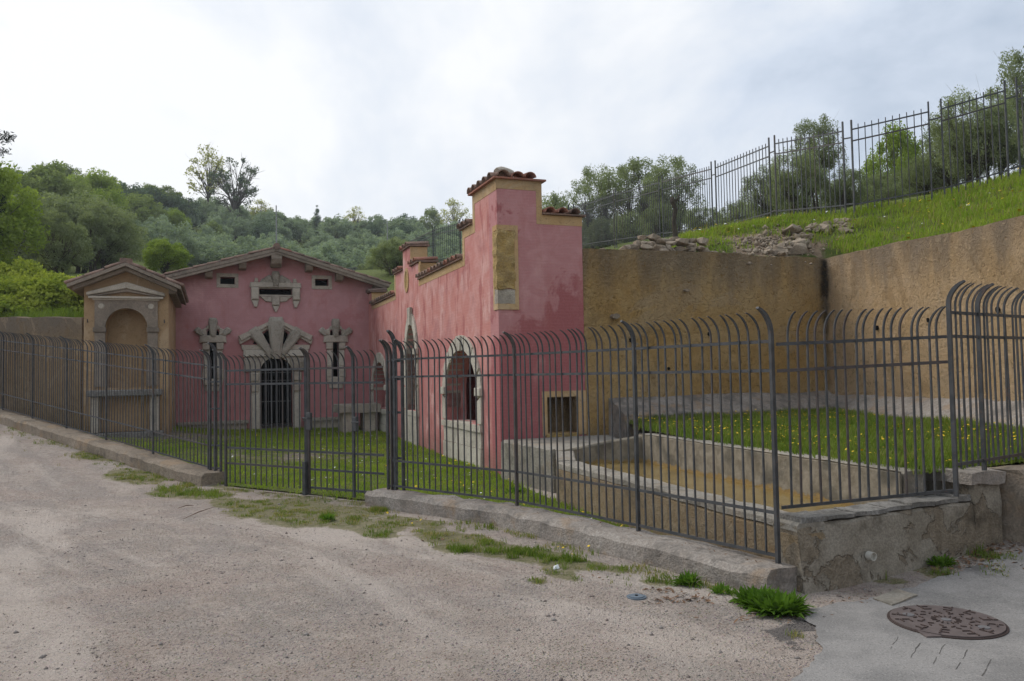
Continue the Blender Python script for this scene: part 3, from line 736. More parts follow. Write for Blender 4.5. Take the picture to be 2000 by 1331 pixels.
def wall_bits(wall, M, spots, mat, name, d1):
    for s_, z_, w_, h_ in spots:
        pl = [(s_ + w_ * math.cos(k * .785) * rnd.uniform(.6, 1.1), z_ + h_ * math.sin(k * .785) * rnd.uniform(.6, 1.1)) for k in range(8)]
        q = MB(); q.prism(pl, [], M, -.08, d1); q.build(name, mat, wall)
RW = [o for o in C.objects if o.name.startswith('retaining_wall')]
wall_bits(RW[0], lambda s, d, z: W(s, -.02 - d, z), [(2.55, 2.28, .06, .05), (4.2, 2.38, .035, .045), (5.6, 2.3, .03, .04), (3.3, 1.75, .03, .03)], M_dark, 'putlog_shade_patch', .018)  # raised dark patches: the shade of small holes is painted, nothing is recessed
wall_bits(RW[0], lambda s, d, z: W(s, -.02 - d, z), [(2.22, 2.70, .10, .05), (2.6, 2.2, .05, .03), (3.7, 3.2, .06, .04)], M_rubble, 'stone', .06)
def MRW(s, d, z): v = CRN + RWD * s - RWN * (d + .02); return Vector((v.x, v.y, z))
wall_bits(RW[1], MRW, [(1.7, 2.42, .035, .05), (3.1, 2.45, .03, .05), (4.6, 2.5, .03, .04)], M_dark, 'putlog_shade_patch', .018)
# ------------------------------------------------------------------ pink side wall with stepped top
PSIDE = [(.42, -.2), (11.87, -.2), (11.87, 4.25), (11.3, 4.25), (11.3, 3.82), (7.98, 3.86), (7.98, 4.38), (7.1, 4.40), (7.1, 4.86), (6.28, 4.86), (6.28, 4.36), (5.48, 4.36), (5.48, 3.94), (1.98, 3.94), (1.98, 4.50), (1.32, 4.50), (1.32, 5.04), (.42, 5.04)]
def arch(c, w, z0, zs, zt, n=9, p=1.6):   # pointed / elliptical opening outline
    pts = [(c - w, z0), (c + w, z0)]
    for i in range(n + 1):
        t = math.pi * i / n; x = math.cos(t); s = max(0.0, 1 - abs(x) ** p) ** (1 / p)
        pts.append((c + w * x, zs + (zt - zs) * s))
    return pts
def MS(s, d, z): return W(-d, s, z)         # side wall: s along b, d outwards (towards the court)
def MF(s, d, z): return W(s, BF - d, z)     # house front
def ME(s, d, z): return W(s, -d, z)         # end face
def MK(s, d, z): return W(s, KF - d, z)     # shrine front
side = empty('ruined_wall', W(0, 0, 0), 'pink washed wall with stepped tiled top, three stone windows and a corner tower', 'wall')
W1, W2, W3 = arch(2.18, 1.06, .78, 1.36, 2.2, 16, 1.9), arch(6.28, .46, .86, 2.25, 2.96, 14, 1.9), arch(10.2, .95, .78, 1.36, 2.12, 16, 1.9)
mb = MB(); mb.prism(PSIDE, [W1, W2, W3], MS, 0, -.42); mb.build('side_wall', M_pink_side, side)
PEND = [(0, -.2), (1.6, -.2), (1.6, 4.46), (.83, 4.46), (.83, 5.04), (0, 5.04)]
NI = [(.86, .66), (1.43, .66), (1.43, 1.29), (.86, 1.29)]
mb = MB(); mb.prism(PEND, [NI], ME, 0, -.42); mb.build('end_wall', M_pink_end, side)
mb = MB(); mb.prism([(.42, 3.3), (1.32, 3.3), (1.32, 5.04), (.42, 5.04)], [], lambda s, d, z: W(d, s, z), .42, .83); mb.build('tower_core', M_pink_end, side)
# ochre bands under the copings
def band(M, x0, x1, z0, z1): 
    b = MB(); b.boxm(M, x0, x1, -.02, .006, z0, z1); return b.build('plaster_band', M_band, side)
band(ME, -.006, .836, 4.88, 5.045); band(ME, .73, .836, 4.30, 4.88); band(ME, .836, 1.606, 4.30, 4.465)
band(MS, .0, 1.326, 4.86, 5.045); band(MS, 1.20, 1.326, 4.33, 4.86); band(MS, 1.326, 1.986, 4.33, 4.505); band(MS, 1.86, 1.986, 3.80, 4.33)
band(MS, 1.986, 5.35, 3.80, 3.945); band(MS, 5.35, 5.486, 3.80, 4.365); band(MS, 7.972, 8.1, 3.72, 4.38); band(MS, 8.1, 11.3, 3.72, 3.835)
# step faces (the ends of the pinnacles, ochre)
for b0, z0, z1 in ((5.48, 3.955, 4.36), (6.28, 4.37, 4.86), (11.3, 3.83, 4.25)):
    q = MB(); q.boxm(lambda s, d, z: W(s, b0 - d, z), -.004, .424, -.02, .007, z0, z1); q.build('plaster_band', M_band, side)
q = MB(); q.boxm(lambda s, d, z: W(.83 + d, s, z), .0, 1.3, -.02, .006, 4.47, 5.04); q.build('plaster_band', M_band, side)
# round plaster medallion in the pinnacle
q = MB(); c = [(6.70 + .22 * math.cos(t * math.pi / 8), 4.08 + .31 * math.sin(t * math.pi / 8)) for t in range(16)]
ci = [(6.70 + .15 * math.cos(t * math.pi / 8), 4.08 + .23 * math.sin(t * math.pi / 8)) for t in range(16)]
q.prism(c, [ci], MS, -.01, .02); med = q.build('medallion', M_band, side)
q = MB(); q.prism(ci, [], MS, -.01, .004); q.build('medallion_field', M_tan, side)
# corner niche: eroded stone framed with ochre plaster
def bx(M, x0, x1, z0, z1, d): b = MB(); b.boxm(M, x0, x1, -.02, d, z0, z1); return b
bx(ME, -.020, .37, 4.16, 4.25, .022).build('niche_frame', M_band, side); bx(ME, .30, .37, 2.90, 4.16, .022).build('niche_frame', M_band, side)
bx(ME, -.020, .37, 2.80, 2.90, .022).build('niche_frame', M_band, side); bx(MS, .0, .20, 2.80, 2.90, .018).build('niche_frame', M_band, side)
bx(MS, .13, .20, 2.90, 4.16, .018).build('niche_frame', M_band, side); bx(MS, .0, .20, 4.16, 4.25, .018).build('niche_frame', M_band, side)
q = MB(); q.hexa([W(-.03, -.03, 3.14), W(.30, -.03, 3.14), W(.30, .13, 3.14), W(-.03, .13, 3.14), W(-.03, -.03, 4.16), W(.30, -.03, 4.16), W(.30, .13, 4.16), W(-.03, .13, 4.16)])
q.build('eroded_stone', M_tan, side, rough=(14, .045, 6))
q = MB(); q.hexa([W(-.02, -.02, 2.90), W(.30, -.02, 2.90), W(.30, .13, 2.90), W(-.02, .13, 2.90), W(-.02, -.02, 3.15), W(.30, -.02, 3.15), W(.30, .13, 3.15), W(-.02, .13, 3.15)])
q.build('eroded_stone', M_stone, side, rough=(5, .016, 8))
# small square niche near the basin
for x0, x1, z0, z1 in ((.77, .86, .62, 1.39), (1.43, 1.606, .62, 1.39), (.86, 1.43, 1.29, 1.39), (.86, 1.43, .55, .66)):
    bx(ME, x0, x1, z0, z1, .012).build('niche_frame', M_band, side)
q = MB(); q.boxm(ME, .80, 1.50, -.60, -.423, .60, 1.35); q.build('niche_back', M_ochre_left, side)
for x0, x1, z0, z1 in ((.860, .868, .664, 1.288), (1.422, 1.43, .664, 1.288), (.868, 1.422, 1.28, 1.288)):
    q = MB(); q.boxm(ME, x0, x1, -.422, .004, z0, z1); q.build('niche_lining', M_ochre_left, side)
q = MB(); q.boxm(ME, .84, 1.45, -.42, .03, .60, .662); q.build('niche_sill', M_tan, side, rough=(4, .012, 9))

# windows of the side wall: stone surrounds as separate voussoirs
def ring_blocks(outer, inner, M, d0, d1, parent, n, mat, name='voussoir', gap=.012):
    """outer/inner: functions t(0..1)->(s,z); split into n blocks"""
    for i in range(n):
        t0, t1 = i / n + gap / 2, (i + 1) / n - gap / 2
        ts = [t0 + (t1 - t0) * k / 3 for k in range(4)]
        poly = [outer(t) for t in ts] + [inner(t) for t in reversed(ts)]
        q = MB(); q.prism(poly, [], M, d0, d1 + rnd.uniform(-.006, .006)); q.build(name, mat, parent)
def opening_curve(c, w, zb, zs, zt, p):
    jam = zs - zb; tot = 2 * jam + math.pi * (w + zt - zs) / 2
    def f(t):
        L_ = t * tot
        if L_ < jam: return (c + w, zb + L_)
        if L_ > tot - jam: return (c - w, zb + tot - L_)
        a = math.pi * (L_ - jam) / (tot - 2 * jam); x = math.cos(a); s = max(0, 1 - abs(x) ** p) ** (1 / p)
        return (c + w * x, zs + (zt - zs) * s)
    return f
def side_window(c, w, zb, zs, zt, p, fw, key, nblk, panel):
    win = MB(); inn = opening_curve(c, w, zb, zs, zt, p); outr = opening_curve(c, w + fw, zb, zs, zt + fw * 1.25, p)
    # the frame ring itself carries the blocks
    ts = [i / 30 for i in range(31)]
    win.prism([outr(t) for t in ts] + [inn(t) for t in reversed(ts)], [], MS, -.30, .012); fr = win.build('window_surround', M_stone, side)
    ring_blocks(outr, inn, MS, .012, .042, fr, nblk, M_stone_pale)
    q = MB(); q.prism([(c - .10, zt - .03), (c + .10, zt - .03), (c + .15, zt + key), (c - .15, zt + key)], [], MS, .012, .075); q.build('keystone', M_stone_pale, fr)
    for sg in (-1, 1):
        x = c + sg * (w + fw * .5); q = MB(); q.boxm(MS, x - fw * .72, x + fw * .72, .012, .085, zs - .05, zs + .10); q.build('impost', M_stone_pale, fr, bevel=.01)
    q = MB(); q.boxm(MS, c - w - fw, c + w + fw, -.36, .07, zb - .12, zb); q.build('window_sill', M_stone_pale, fr, rough=(3, .008, 6))
    if panel:
        k = 3; ww = 2 * (w + fw - .05) / k
        for i in range(k):
            x0 = c - w - fw + .05 + i * ww
            q = MB(); q.boxm(MS, x0 + .006, x0 + ww - .006, .004, .035, .36, zb - .125); q.build('apron_slab', M_stone_pale, fr, rough=(3, .008, 5))
            q = MB(); q.boxm(MS, x0 + .006, x0 + ww - .006, .004, .05, -.1, .35); q.build('apron_slab', M_stone_pale, fr, rough=(3, .010, 5))
    return fr
side_window(2.18, 1.06, .78, 1.36, 2.2, 1.9, .22, .26, 9, True)
side_window(6.28, .46, .86, 2.25, 2.96, 1.9, .22, .40, 9, False)
side_window(10.2, .95, .78, 1.36, 2.12, 1.9, .22, .26, 9, True)
q = MB(); q.boxm(MS, 5.66, 6.90, .004, .06, -.1, .735); q.build('apron_slab', M_stone_pale, side, rough=(3, .008, 5))
# roofless room behind the windows
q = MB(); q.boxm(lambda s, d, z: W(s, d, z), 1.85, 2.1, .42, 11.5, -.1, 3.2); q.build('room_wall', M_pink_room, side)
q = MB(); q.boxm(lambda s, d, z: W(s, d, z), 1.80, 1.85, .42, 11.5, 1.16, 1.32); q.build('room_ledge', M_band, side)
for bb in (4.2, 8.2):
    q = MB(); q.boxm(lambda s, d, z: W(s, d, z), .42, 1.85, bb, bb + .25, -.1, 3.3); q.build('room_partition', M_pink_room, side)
q = MB(); q.boxm(lambda s, d, z: W(s, d, z), .42, 1.85, .42, 11.5, 3.0, 3.12); q.build('room_vault', M_stone, side)

# roof tiles ----------------------------------------------------------------
def tile_mesh(name, r, L_, mat, th=.016, n=8, taper=.82, lift=0):
    vs = []; fs = []
    for k, (y, rr) in enumerate(((0, r), (L_, r * taper))):
        for rad_ in (rr, rr - th):
            for i in range(n + 1):
                a = math.pi * i / n; vs.append((-rad_ * math.cos(a), y, rad_ * math.sin(a) * .85 - r * .1))
    m = n + 1
    for i in range(n):
        fs += [(i, i + 1, i + 1 + 2 * m, i + 2 * m), (m + i + 1, m + i, m + i + 2 * m, m + i + 1 + 2 * m), (i + 1, i, m + i, m + i + 1), (2 * m + i, 2 * m + i + 1, 3 * m + i + 1, 3 * m + i)]
    fs += [(0, 2 * m, 3 * m, m), (n, m + n, 3 * m + n, 2 * m + n)]
    me = bpy.data.meshes.new(name); me.from_pydata(vs, [], fs); me.materials.append(mat)
    me.polygons.foreach_set('use_smooth', [i % 4 < 2 for i in range(len(me.polygons))]); return me
T_big = tile_mesh('roof_tile', .115, .46, M_tile); T_bigr = tile_mesh('roof_tile_red', .115, .46, M_tile_red)
T_cop = tile_mesh('coping_tile', .10, .58, M_tile); T_copr = tile_mesh('coping_tile_red', .10, .58, M_tile_red)
T_roof = tile_mesh('house_tile', .085, .42, M_tile); T_roofr = tile_mesh('house_tile_red', .085, .42, M_tile_red)
def place_tile(me, parent, pos, ydir, tilt=0, roll=0, name='tile'):
    y = Vector(ydir).normalized(); zc = Vector((0, 0, 1)); x = y.cross(zc).normalized(); z = x.cross(y)
    R = Matrix((x, y, z)).transposed().to_4x4() @ Matrix.Rotation(tilt, 4, 'X') @ Matrix.Rotation(roll, 4, 'Y')
    o = bpy.data.objects.new(name, me); C.objects.link(o); o.parent = parent
    o.matrix_local = Matrix.Translation(Vector(pos) - wbase(parent)) @ R
    return o
# copings of the side wall: an under-slab then tiles laid across it
def coping(b0, b1, z, a0=-.07, a1=.49, pitch=.27, red=.15, slope=.10):
    q = MB(); q.hexa([W(a0 + .02, b0, z), W(a1 - .02, b0, z + .02), W(a1 - .02, b1, z + .02), W(a0 + .02, b1, z), W(a0 + .02, b0, z + .03), W(a1 - .02, b0, z + .07), W(a1 - .02, b1, z + .07), W(a0 + .02, b1, z + .03)])
    q.build('coping_slab', M_tile, side)
    n = max(1, round((b1 - b0) / pitch))
    for i in range(n):
        b = b0 + (b1 - b0) * (i + .5) / n
        place_tile(T_copr if rnd.random() < red else T_cop, side, W(a0 - .03, b + rnd.uniform(-.015, .015), z + .045 + rnd.uniform(-.006, .008)), EA + UB * rnd.uniform(-.05, .05), slope, rnd.uniform(-.05, .05), 'coping_tile')
coping(2.0, 5.46, 3.945); coping(8.02, 11.28, 3.85)
coping(1.34, 2.06, 4.505, pitch=.24); coping(5.42, 6.26, 4.365, red=.6); coping(7.12, 8.04, 4.385); coping(6.22, 7.16, 4.865, red=.3); coping(11.22, 11.86, 4.255)
# tower cap: thin slabs then five loose curved tiles
q = MB(); q.boxm(lambda s, d, z: W(s, d, z), -.07, .90, -.07, 1.40, 5.045, 5.075); q.build('coping_slab', M_tile_red, side)
for a, b, mm, dirv, zz in ((.10, -.10, T_big, UB, 5.10), (.12, .36, T_big, UB, 5.12), (.12, .85, T_big, UB, 5.10), (.36, -.10, T_bigr, EA * .15 + UB, 5.09), (.60, -.09, T_bigr, EA * -.1 + UB, 5.10), (.62, .5, T_big, UB, 5.09),
                       (-.09, .12, T_big, EA, 5.09), (-.09, .42, T_big, EA, 5.09), (-.09, .72, T_big, EA, 5.09), (-.09, 1.02, T_big, EA, 5.09), (-.09, 1.28, T_big, EA, 5.09)):
    place_tile(mm, side, W(a, b, zz), dirv, .1, rnd.uniform(-.1, .1))
q = MB(); q.tube([W(.05, .1, 5.17), W(.22, .18, 5.22), W(.38, .16, 5.18)], [.09, .10, .06], 7); q.build('mortar_lump', M_stone, side, rough=(1, .02, 9))
q = MB(); q.boxm(lambda s, d, z: W(s, d, z), .835, 1.66, -.06, .50, 4.47, 4.50); q.build('coping_slab', M_tile, side)
for a, mm in ((.96, T_copr), (1.2, T_copr), (1.44, T_cop)):
    place_tile(mm, side, W(a, -.10, 4.525), UB, .06, rnd.uniform(-.12, .12), 'coping_tile')

# ------------------------------------------------------------------ pink house
house = empty('pink_house', W(-2.76, BF, .12), 'pink gabled house front with grated arched door and carved stone ornaments', 'house')
HCX = -2.76
def soff(a): return 5.40 - .298 * abs(a - HCX)
DOOR = [(HCX - .465, 0.0), (HCX + .465, 0.0)] + [(HCX + .465 * math.cos(math.pi * i / 10), 1.86 + .465 * math.sin(math.pi * i / 10)) for i in range(11)]
lun = [[(HCX - .66, 2.72), (HCX - .40, 2.72), (HCX - .50, 2.93)], [(HCX - .32, 2.72), (HCX - .13, 2.72), (HCX - .13, 3.20), (HCX - .36, 3.02)], [(HCX + .13, 2.72), (HCX + .32, 2.72), (HCX + .36, 3.02), (HCX + .13, 3.20)], [(HCX + .40, 2.72), (HCX + .66, 2.72), (HCX + .50, 2.93)]]
def slit_holes(c):
    return [[(c - .09, 1.72), (c + .09, 1.72), (c + .09, 2.78), (c - .09, 2.78)], [(c - .17, 2.97), (c - .07, 2.97), (c - .07, 3.16), (c - .15, 3.10)], [(c + .07, 2.97), (c + .17, 2.97), (c + .15, 3.10), (c + .07, 3.16)]]
SL = (-4.51, -1.01)
SW = [(-4.11, 4.575), (-1.41, 4.585)]
holes = [DOOR] + lun + [h for c in SL for h in slit_holes(c)] + [[(x - .2, z - .105), (x + .2, z - .105), (x + .2, z + .105), (x - .2, z + .105)] for x, z in SW] + [[(HCX - .47, 4.18), (HCX + .47, 4.18), (HCX + .47, 4.37), (HCX - .47, 4.37)]]
AL, AR = -5.9, 0.38
mb = MB(); mb.prism([(AL, -.2), (AR, -.2), (AR, soff(AR)), (HCX, soff(HCX)), (AL, soff(AL))], holes, MF, 0, -.35); mb.build('front_wall', M_pink_house, house)
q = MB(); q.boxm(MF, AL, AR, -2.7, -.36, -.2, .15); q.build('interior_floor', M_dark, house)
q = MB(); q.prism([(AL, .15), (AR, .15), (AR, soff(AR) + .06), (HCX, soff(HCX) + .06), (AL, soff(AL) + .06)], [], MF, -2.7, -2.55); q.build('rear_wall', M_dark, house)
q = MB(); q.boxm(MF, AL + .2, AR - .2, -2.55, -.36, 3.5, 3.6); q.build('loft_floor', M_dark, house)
for x0, x1 in ((AL, AL + .2), (AR - .2, AR)):
    q = MB(); q.prism([(x0, .15), (x1, .15), (x1, soff(x1) + .06), (x0, soff(x0) + .06)], [], MF, -2.55, -.36); q.build('flank_wall', M_pink_house, house)
# roof
def roof(parent, cx, half, zr, slope, M, d0, d1, tm, tmr, pitch, course, th=.09, verge=True, trim=M_wood):
    for sg in (-1, 1):
        q = MB(); q.prism([(cx, zr), (cx + sg * half, zr - slope * half), (cx + sg * half, zr - slope * half + th), (cx, zr + th)], [], M, d0, d1); rb = q.build('roof_slab', trim, parent)
        n = math.ceil((half - .1) / course); stp = (half + .05 - .41) / max(1, n - 1); m = int((d1 - d0) / pitch)
        ang_ = math.atan(slope)
        for j in range(m + 1):
            d = d1 - pitch * (j + .45)
            if d < d0: continue
            for i in range(n):
                r_ = half + .05 - i * stp
                s_ = cx + sg * r_
                pos = M(s_, d + rnd.uniform(-.008, .008), zr + th + .02 - slope * r_ + rnd.uniform(-.004, .010))
                dirv = (M(cx, 0, 0) - M(cx + sg, 0, 0)).normalized()
                place_tile(tmr if rnd.random() < .06 else tm, parent, pos, dirv, ang_ - .02, rnd.uniform(-.05, .05))
    # ridge
    k = int((d1 - d0) / .36)
    for i in range(k):
        place_tile(tm, parent, M(cx, d1 - .02 - .36 * i, zr + th + .035), M(0, -1, 0) - M(0, 0, 0), .02, rnd.uniform(-.05, .05), 'ridge_tile')
roof(house, HCX, 3.32, 5.42, .298, MF, -2.6, .52, T_roof, T_roofr, .20, .37)
# verge mouldings and corbels
for sg in (-1, 1):
    q = MB(); q.prism([(HCX, 5.335), (HCX + sg * 3.25, 5.335 - .298 * 3.25), (HCX + sg * 3.25, 5.415 - .298 * 3.25), (HCX, 5.415)], [], MF, .38, .50); q.build('verge_board', M_wood, house)
for a in (-4.62, -3.70, -1.81, -.92, .22):
    z = soff(a) - .0; q = MB()
    q.prism([(0, z), (.42, z), (.42, z - .10), (.34, z - .22), (0, z - .24)], [], lambda p, d, zz: MF(d, p, zz), a - .105, a + .105); q.build('corbel', M_wood, house, bevel=.012)
q = MB(); q.prism([(0, 5.36), (.48, 5.36), (.50, 5.2), (.44, 5.06), (.30, 4.98), (0, 4.99)], [], lambda p, d, zz: MF(d, p, zz), HCX - .15, HCX + .15); q.build('carved_corbel', M_wood, house, rough=(3, .02, 9))
q = MB(); q.tube([MF(HCX, .40, 5.555), MF(HCX, .545, 5.555)], [.11, .10], 10); q.build('ridge_end', M_tile, house)
# small square windows
for x, z in SW:
    q = MB(); q.prism([(x - .30, z - .21), (x + .30, z - .21), (x + .30, z + .21), (x - .30, z + .21)], [[(x - .2, z - .105), (x + .2, z - .105), (x + .2, z + .105), (x - .2, z + .105)]], MF, -.05, .02)
    q.build('window_frame', M_stone, house, bevel=.004)
# ornament blocks
def blk(parent, poly, d1, mat=M_stone, d0=-.02, name='carved_stone', rough=None, inset=.82, ch=.03):
    cx = sum(p[0] for p in poly) / len(poly); cz = sum(p[1] for p in poly) / len(poly); n = len(poly)
    ip = [(cx + (x - cx) * inset, cz + (z - cz) * inset) for x, z in poly]
    q = MB(); vs = [MF(x, d0, z) for x, z in poly] + [MF(x, d1 - ch, z) for x, z in poly] + [MF(x, d1, z) for x, z in ip]
    fs = [tuple(range(n - 1, -1, -1)), tuple(range(2 * n, 3 * n))]
    for k in range(2):
        for i in range(n): fs.append((k * n + i, k * n + (i + 1) % n, (k + 1) * n + (i + 1) % n, (k + 1) * n + i))
    q.add(vs, fs); return q.build(name, mat, parent, rough=rough)
def rot(poly, c, ang_):
    ca, sa = math.cos(ang_), math.sin(ang_); return [(c[0] + x * ca - z * sa, c[1] + x * sa + z * ca) for x, z in poly]
def ray_stone(parent, base, ang_, l0, l1, w0, w1, d, rough=(2, .012, 14)):
    poly = [(-w0, l0), (w0, l0), (w1, l1 * .86), (w1 * .72, l1), (-w1 * .72, l1), (-w1, l1 * .86)]
    return blk(parent, rot(poly, base, ang_), d, M_stone_rough, rough=rough, name='ray_stone', inset=.7, ch=.05)
# slit windows
for c in SL:
    fr = MB(); fr.prism([(c - .20, 1.60), (c + .20, 1.60), (c + .20, 2.78), (c - .20, 2.78)], [[(c - .09, 1.72), (c + .09, 1.72), (c + .09, 2.77), (c - .09, 2.77)]], MF, -.2, .03); fr = fr.build('window_frame', M_stone_pale, house)
    blk(fr, [(c - .37, 2.76), (c + .37, 2.76), (c + .35, 2.97), (c - .35, 2.97)], .10, name='lintel')
    for sg in (-1, 1):
        blk(fr, [(c + sg * .09, 2.55), (c + sg * .29, 2.55), (c + sg * .29, 2.76), (c + sg * .09, 2.76)][::sg], .09, name='capital')
        blk(fr, [(c + sg * .10, 2.02), (c + sg * .26, 2.02), (c + sg * .26, 2.54), (c + sg * .10, 2.54)][::sg], .05, M_stone_pale, name='jamb')
        blk(fr, [(c + sg * .10, 1.70), (c + sg * .30, 1.70), (c + sg * .28, 2.01), (c + sg * .10, 2.01)][::sg], .08, name='scroll')
        ray_stone(fr, (c, 2.70), -sg * .78, .36, .66, .05, .10, .11)
        blk(fr, [(c + sg * .16, 2.97), (c + sg * .33, 2.97), (c + sg * .30, 3.14), (c + sg * .18, 3.20)][::sg], .06)
        blk(fr, [(c + sg * .08, 3.17), (c + sg * .20, 3.12), (c + sg * .18, 3.24), (c + sg * .10, 3.28)][::sg], .06)
    ray_stone(fr, (c, 2.70), 0, .16, .78, .07, .13, .13)
    blk(fr, [(c - .25, 1.53), (c + .25, 1.53), (c + .28, 1.70), (c - .28, 1.70)], .10, name='sill')
    blk(fr, [(c - .20, 1.36), (c + .20, 1.36), (c + .22, 1.525), (c - .22, 1.525)], .05, name='apron')
# door surround
dr = MB()
dout = [(HCX - .74, .1), (HCX - .74, 2.52), (HCX + .74, 2.52), (HCX + .74, .1)]
inn = [(HCX + .47, .1)] + [(HCX + .465 * math.cos(math.pi * i / 10), 1.86 + .465 * math.sin(math.pi * i / 10)) for i in range(11)] + [(HCX - .47, .1)]
dr.prism([(HCX - .70, .1), (HCX - .70, 2.45), (HCX + .70, 2.45), (HCX + .70, .1)] + inn, [], MF, -.15, .05)
dr = dr.build('door_surround', M_stone_pale, house)
for sg in (-1, 1):
    blk(dr, [(HCX + sg * .49, 1.62), (HCX + sg * .73, 1.62), (HCX + sg * .73, 1.86), (HCX + sg * .49, 1.86)][::sg], .12, name='capital')
    blk(dr, [(HCX + sg * .50, 1.30), (HCX + sg * .70, 1.30), (HCX + sg * .70, 1.60), (HCX + sg * .50, 1.60)][::sg], .09, name='capital')
    blk(dr, [(HCX + sg * .48, .12), (HCX + sg * .69, .12), (HCX + sg * .69, 1.28), (HCX + sg * .48, 1.28)][::sg], .06, M_stone_pale, name='jamb')
    blk(dr, [(HCX + sg * .46, 1.90), (HCX + sg * .92, 1.90), (HCX + sg * .90, 2.32), (HCX + sg * .36, 2.32)][::sg], .10, M_stone_rough, name='voussoir', rough=(2, .012, 14))
    blk(dr, [(HCX + sg * .16, 2.34), (HCX + sg * .92, 2.34), (HCX + sg * .92, 2.54), (HCX + sg * .20, 2.54)][::sg], .13, M_stone_pale, name='cornice')
    blk(dr, [(HCX + sg * .18, 2.545), (HCX + sg * .96, 2.545), (HCX + sg * .99, 2.69), (HCX + sg * .18, 2.69)][::sg], .09, name='frieze', inset=.95)
    # raking pediment, two mouldings deep
    for k, (o0, o1, d) in enumerate(((0, .10, .12), (.105, .19, .18))):
        blk(dr, [(HCX + sg * (1.02 - o0 * .3), 2.70 + o0), (HCX + sg * 1.06, 2.76 + o1), (HCX + sg * .10, 3.24 + o1), (HCX + sg * .10, 3.24 + o0 * .9)][::sg], d, name='pediment_moulding', inset=.96)
    ray_stone(dr, (HCX, 2.15), -sg * .58, .22, 1.22, .085, .17, .20)
ray_stone(dr, (HCX, 2.15), 0, .13, 1.36, .12, .24, .24, (3, .014, 12))
gr = MB()
for i in range(9):
    x = HCX - .42 + i * .105; h = 1.86 + math.sqrt(max(0, .46 ** 2 - (x - HCX) ** 2)) - .02
    gr.boxm(MF, x - .008, x + .008, -.22, -.204, .13, h)
for z in (.3, 1.0, 1.62, 1.86): gr.boxm(MF, HCX - .46, HCX + .46, -.204, -.19, z, z + .03)
gr.build('door_grille', M_iron, house)
q = MB(); q.boxm(MF, HCX - .6, HCX + .6, -.3, .12, .0, .118); q.build('door_step', M_stone, house)
# horizontal attic window with scrolled frame
of = MB(); of.prism([(HCX - .60, 4.14), (HCX + .60, 4.14), (HCX + .60, 4.40), (HCX - .60, 4.40)], [[(HCX - .47, 4.18), (HCX + .47, 4.18), (HCX + .47, 4.365), (HCX - .47, 4.365)]], MF, -.12, .04); of = of.build('window_frame', M_stone, house)
blk(of, [(HCX - .74, 4.40), (HCX + .74, 4.40), (HCX + .72, 4.54), (HCX - .72, 4.54)], .10, name='cornice', inset=.95)
blk(of, [(HCX - .62, 4.545), (HCX - .50, 4.545), (HCX - .50, 4.66), (HCX - .58, 4.68)], .06)
blk(of, [(HCX + .62, 4.545), (HCX + .50, 4.545), (HCX + .50, 4.66), (HCX + .58, 4.68)][::-1], .06)
for sg in (-1, 1):
    for an, l in ((.55, .50), (1.0, .52)): ray_stone(of, (HCX, 4.30), -sg * an, .24, l, .07, .13, .09, (2, .008, 14))
    blk(of, [(HCX + sg * .48, 4.02), (HCX + sg * .70, 4.02), (HCX + sg * .70, 4.39), (HCX + sg * .48, 4.39)][::sg], .12, name='scroll')
    blk(of, [(HCX + sg * .53, 3.80), (HCX + sg * .60, 3.80), (HCX + sg * .70, 4.015), (HCX + sg * .48, 4.015)][::sg], .08, name='scroll')
    blk(of, [(HCX + sg * .10, 3.96), (HCX + sg * .30, 3.98), (HCX + sg * .46, 4.13), (HCX + sg * .10, 4.13)][::sg], .06)
ray_stone(of, (HCX, 4.22), 0, .17, .66, .09, .12, .13)
blk(of, [(HCX - .11, 3.86), (HCX + .11, 3.86), (HCX + .11, 4.13), (HCX - .11, 4.13)], .10, name='pendant')
blk(of, [(HCX - .02, 3.66), (HCX + .02, 3.66), (HCX + .11, 3.855), (HCX - .11, 3.855)], .07, name='pendant')
# stone benches along the foot of the house
for x0, x1, lab in ((-5.45, -3.55, 'long grey stone bench left of the grated door'), (-2.0, -.9, 'short grey stone bench right of the grated door')):
    t = empty('stone_bench', W((x0 + x1) / 2, BF - .2, .12), lab, 'bench')
    q = MB(); q.boxm(MF, x0 + .05, x1 - .05, .004, .22, .0, .42); q.build('plinth', M_stone, t, rough=(3, .012, 4))
    q = MB(); q.boxm(MF, x0, x1, .003, .30, .42, .50); q.build('seat', M_stone_rough, t, rough=(3, .010, 6))

# ------------------------------------------------------------------ wayside shrine
KC = -6.39
shr = empty('arched_shrine', W(KC, KF, .35), 'ochre plastered shrine with arched niche, stone pediment and tiled gable roof', 'shrine')
KX0, KX1 = -7.27, -5.50
def ksoff(a): return 4.28 - .46 * abs(a - KC)
AR_ = [(KC - .44, 1.55), (KC + .44, 1.55)] + [(KC + .44 * math.cos(math.pi * i / 14), 2.94 + .44 * math.sin(math.pi * i / 14)) for i in range(15)]
mb = MB(); mb.prism([(KX0, -.1), (KX1, -.1), (KX1, ksoff(KX1)), (KC, ksoff(KC)), (KX0, ksoff(KX0))], [AR_], MK, 0, -.5); mb.build('front_wall', M_shrine, shr)
q = MB(); q.boxm(MK, KX0, KX1, -4.1, -.504, -.1, 3.86); q.build('rear_block', M_shrine, shr)
sur = MB()
aro = [(KC + .44 * math.cos(math.pi * i / 14), 2.94 + .44 * math.sin(math.pi * i / 14)) for i in range(15)]
sur.prism([(KC - .66, 2.94), (KC - .66, 3.56), (KC + .66, 3.56), (KC + .66, 2.94)] + aro, [], MK, -.04, .05); sur = sur.build('arch_surround', M_wood, shr)
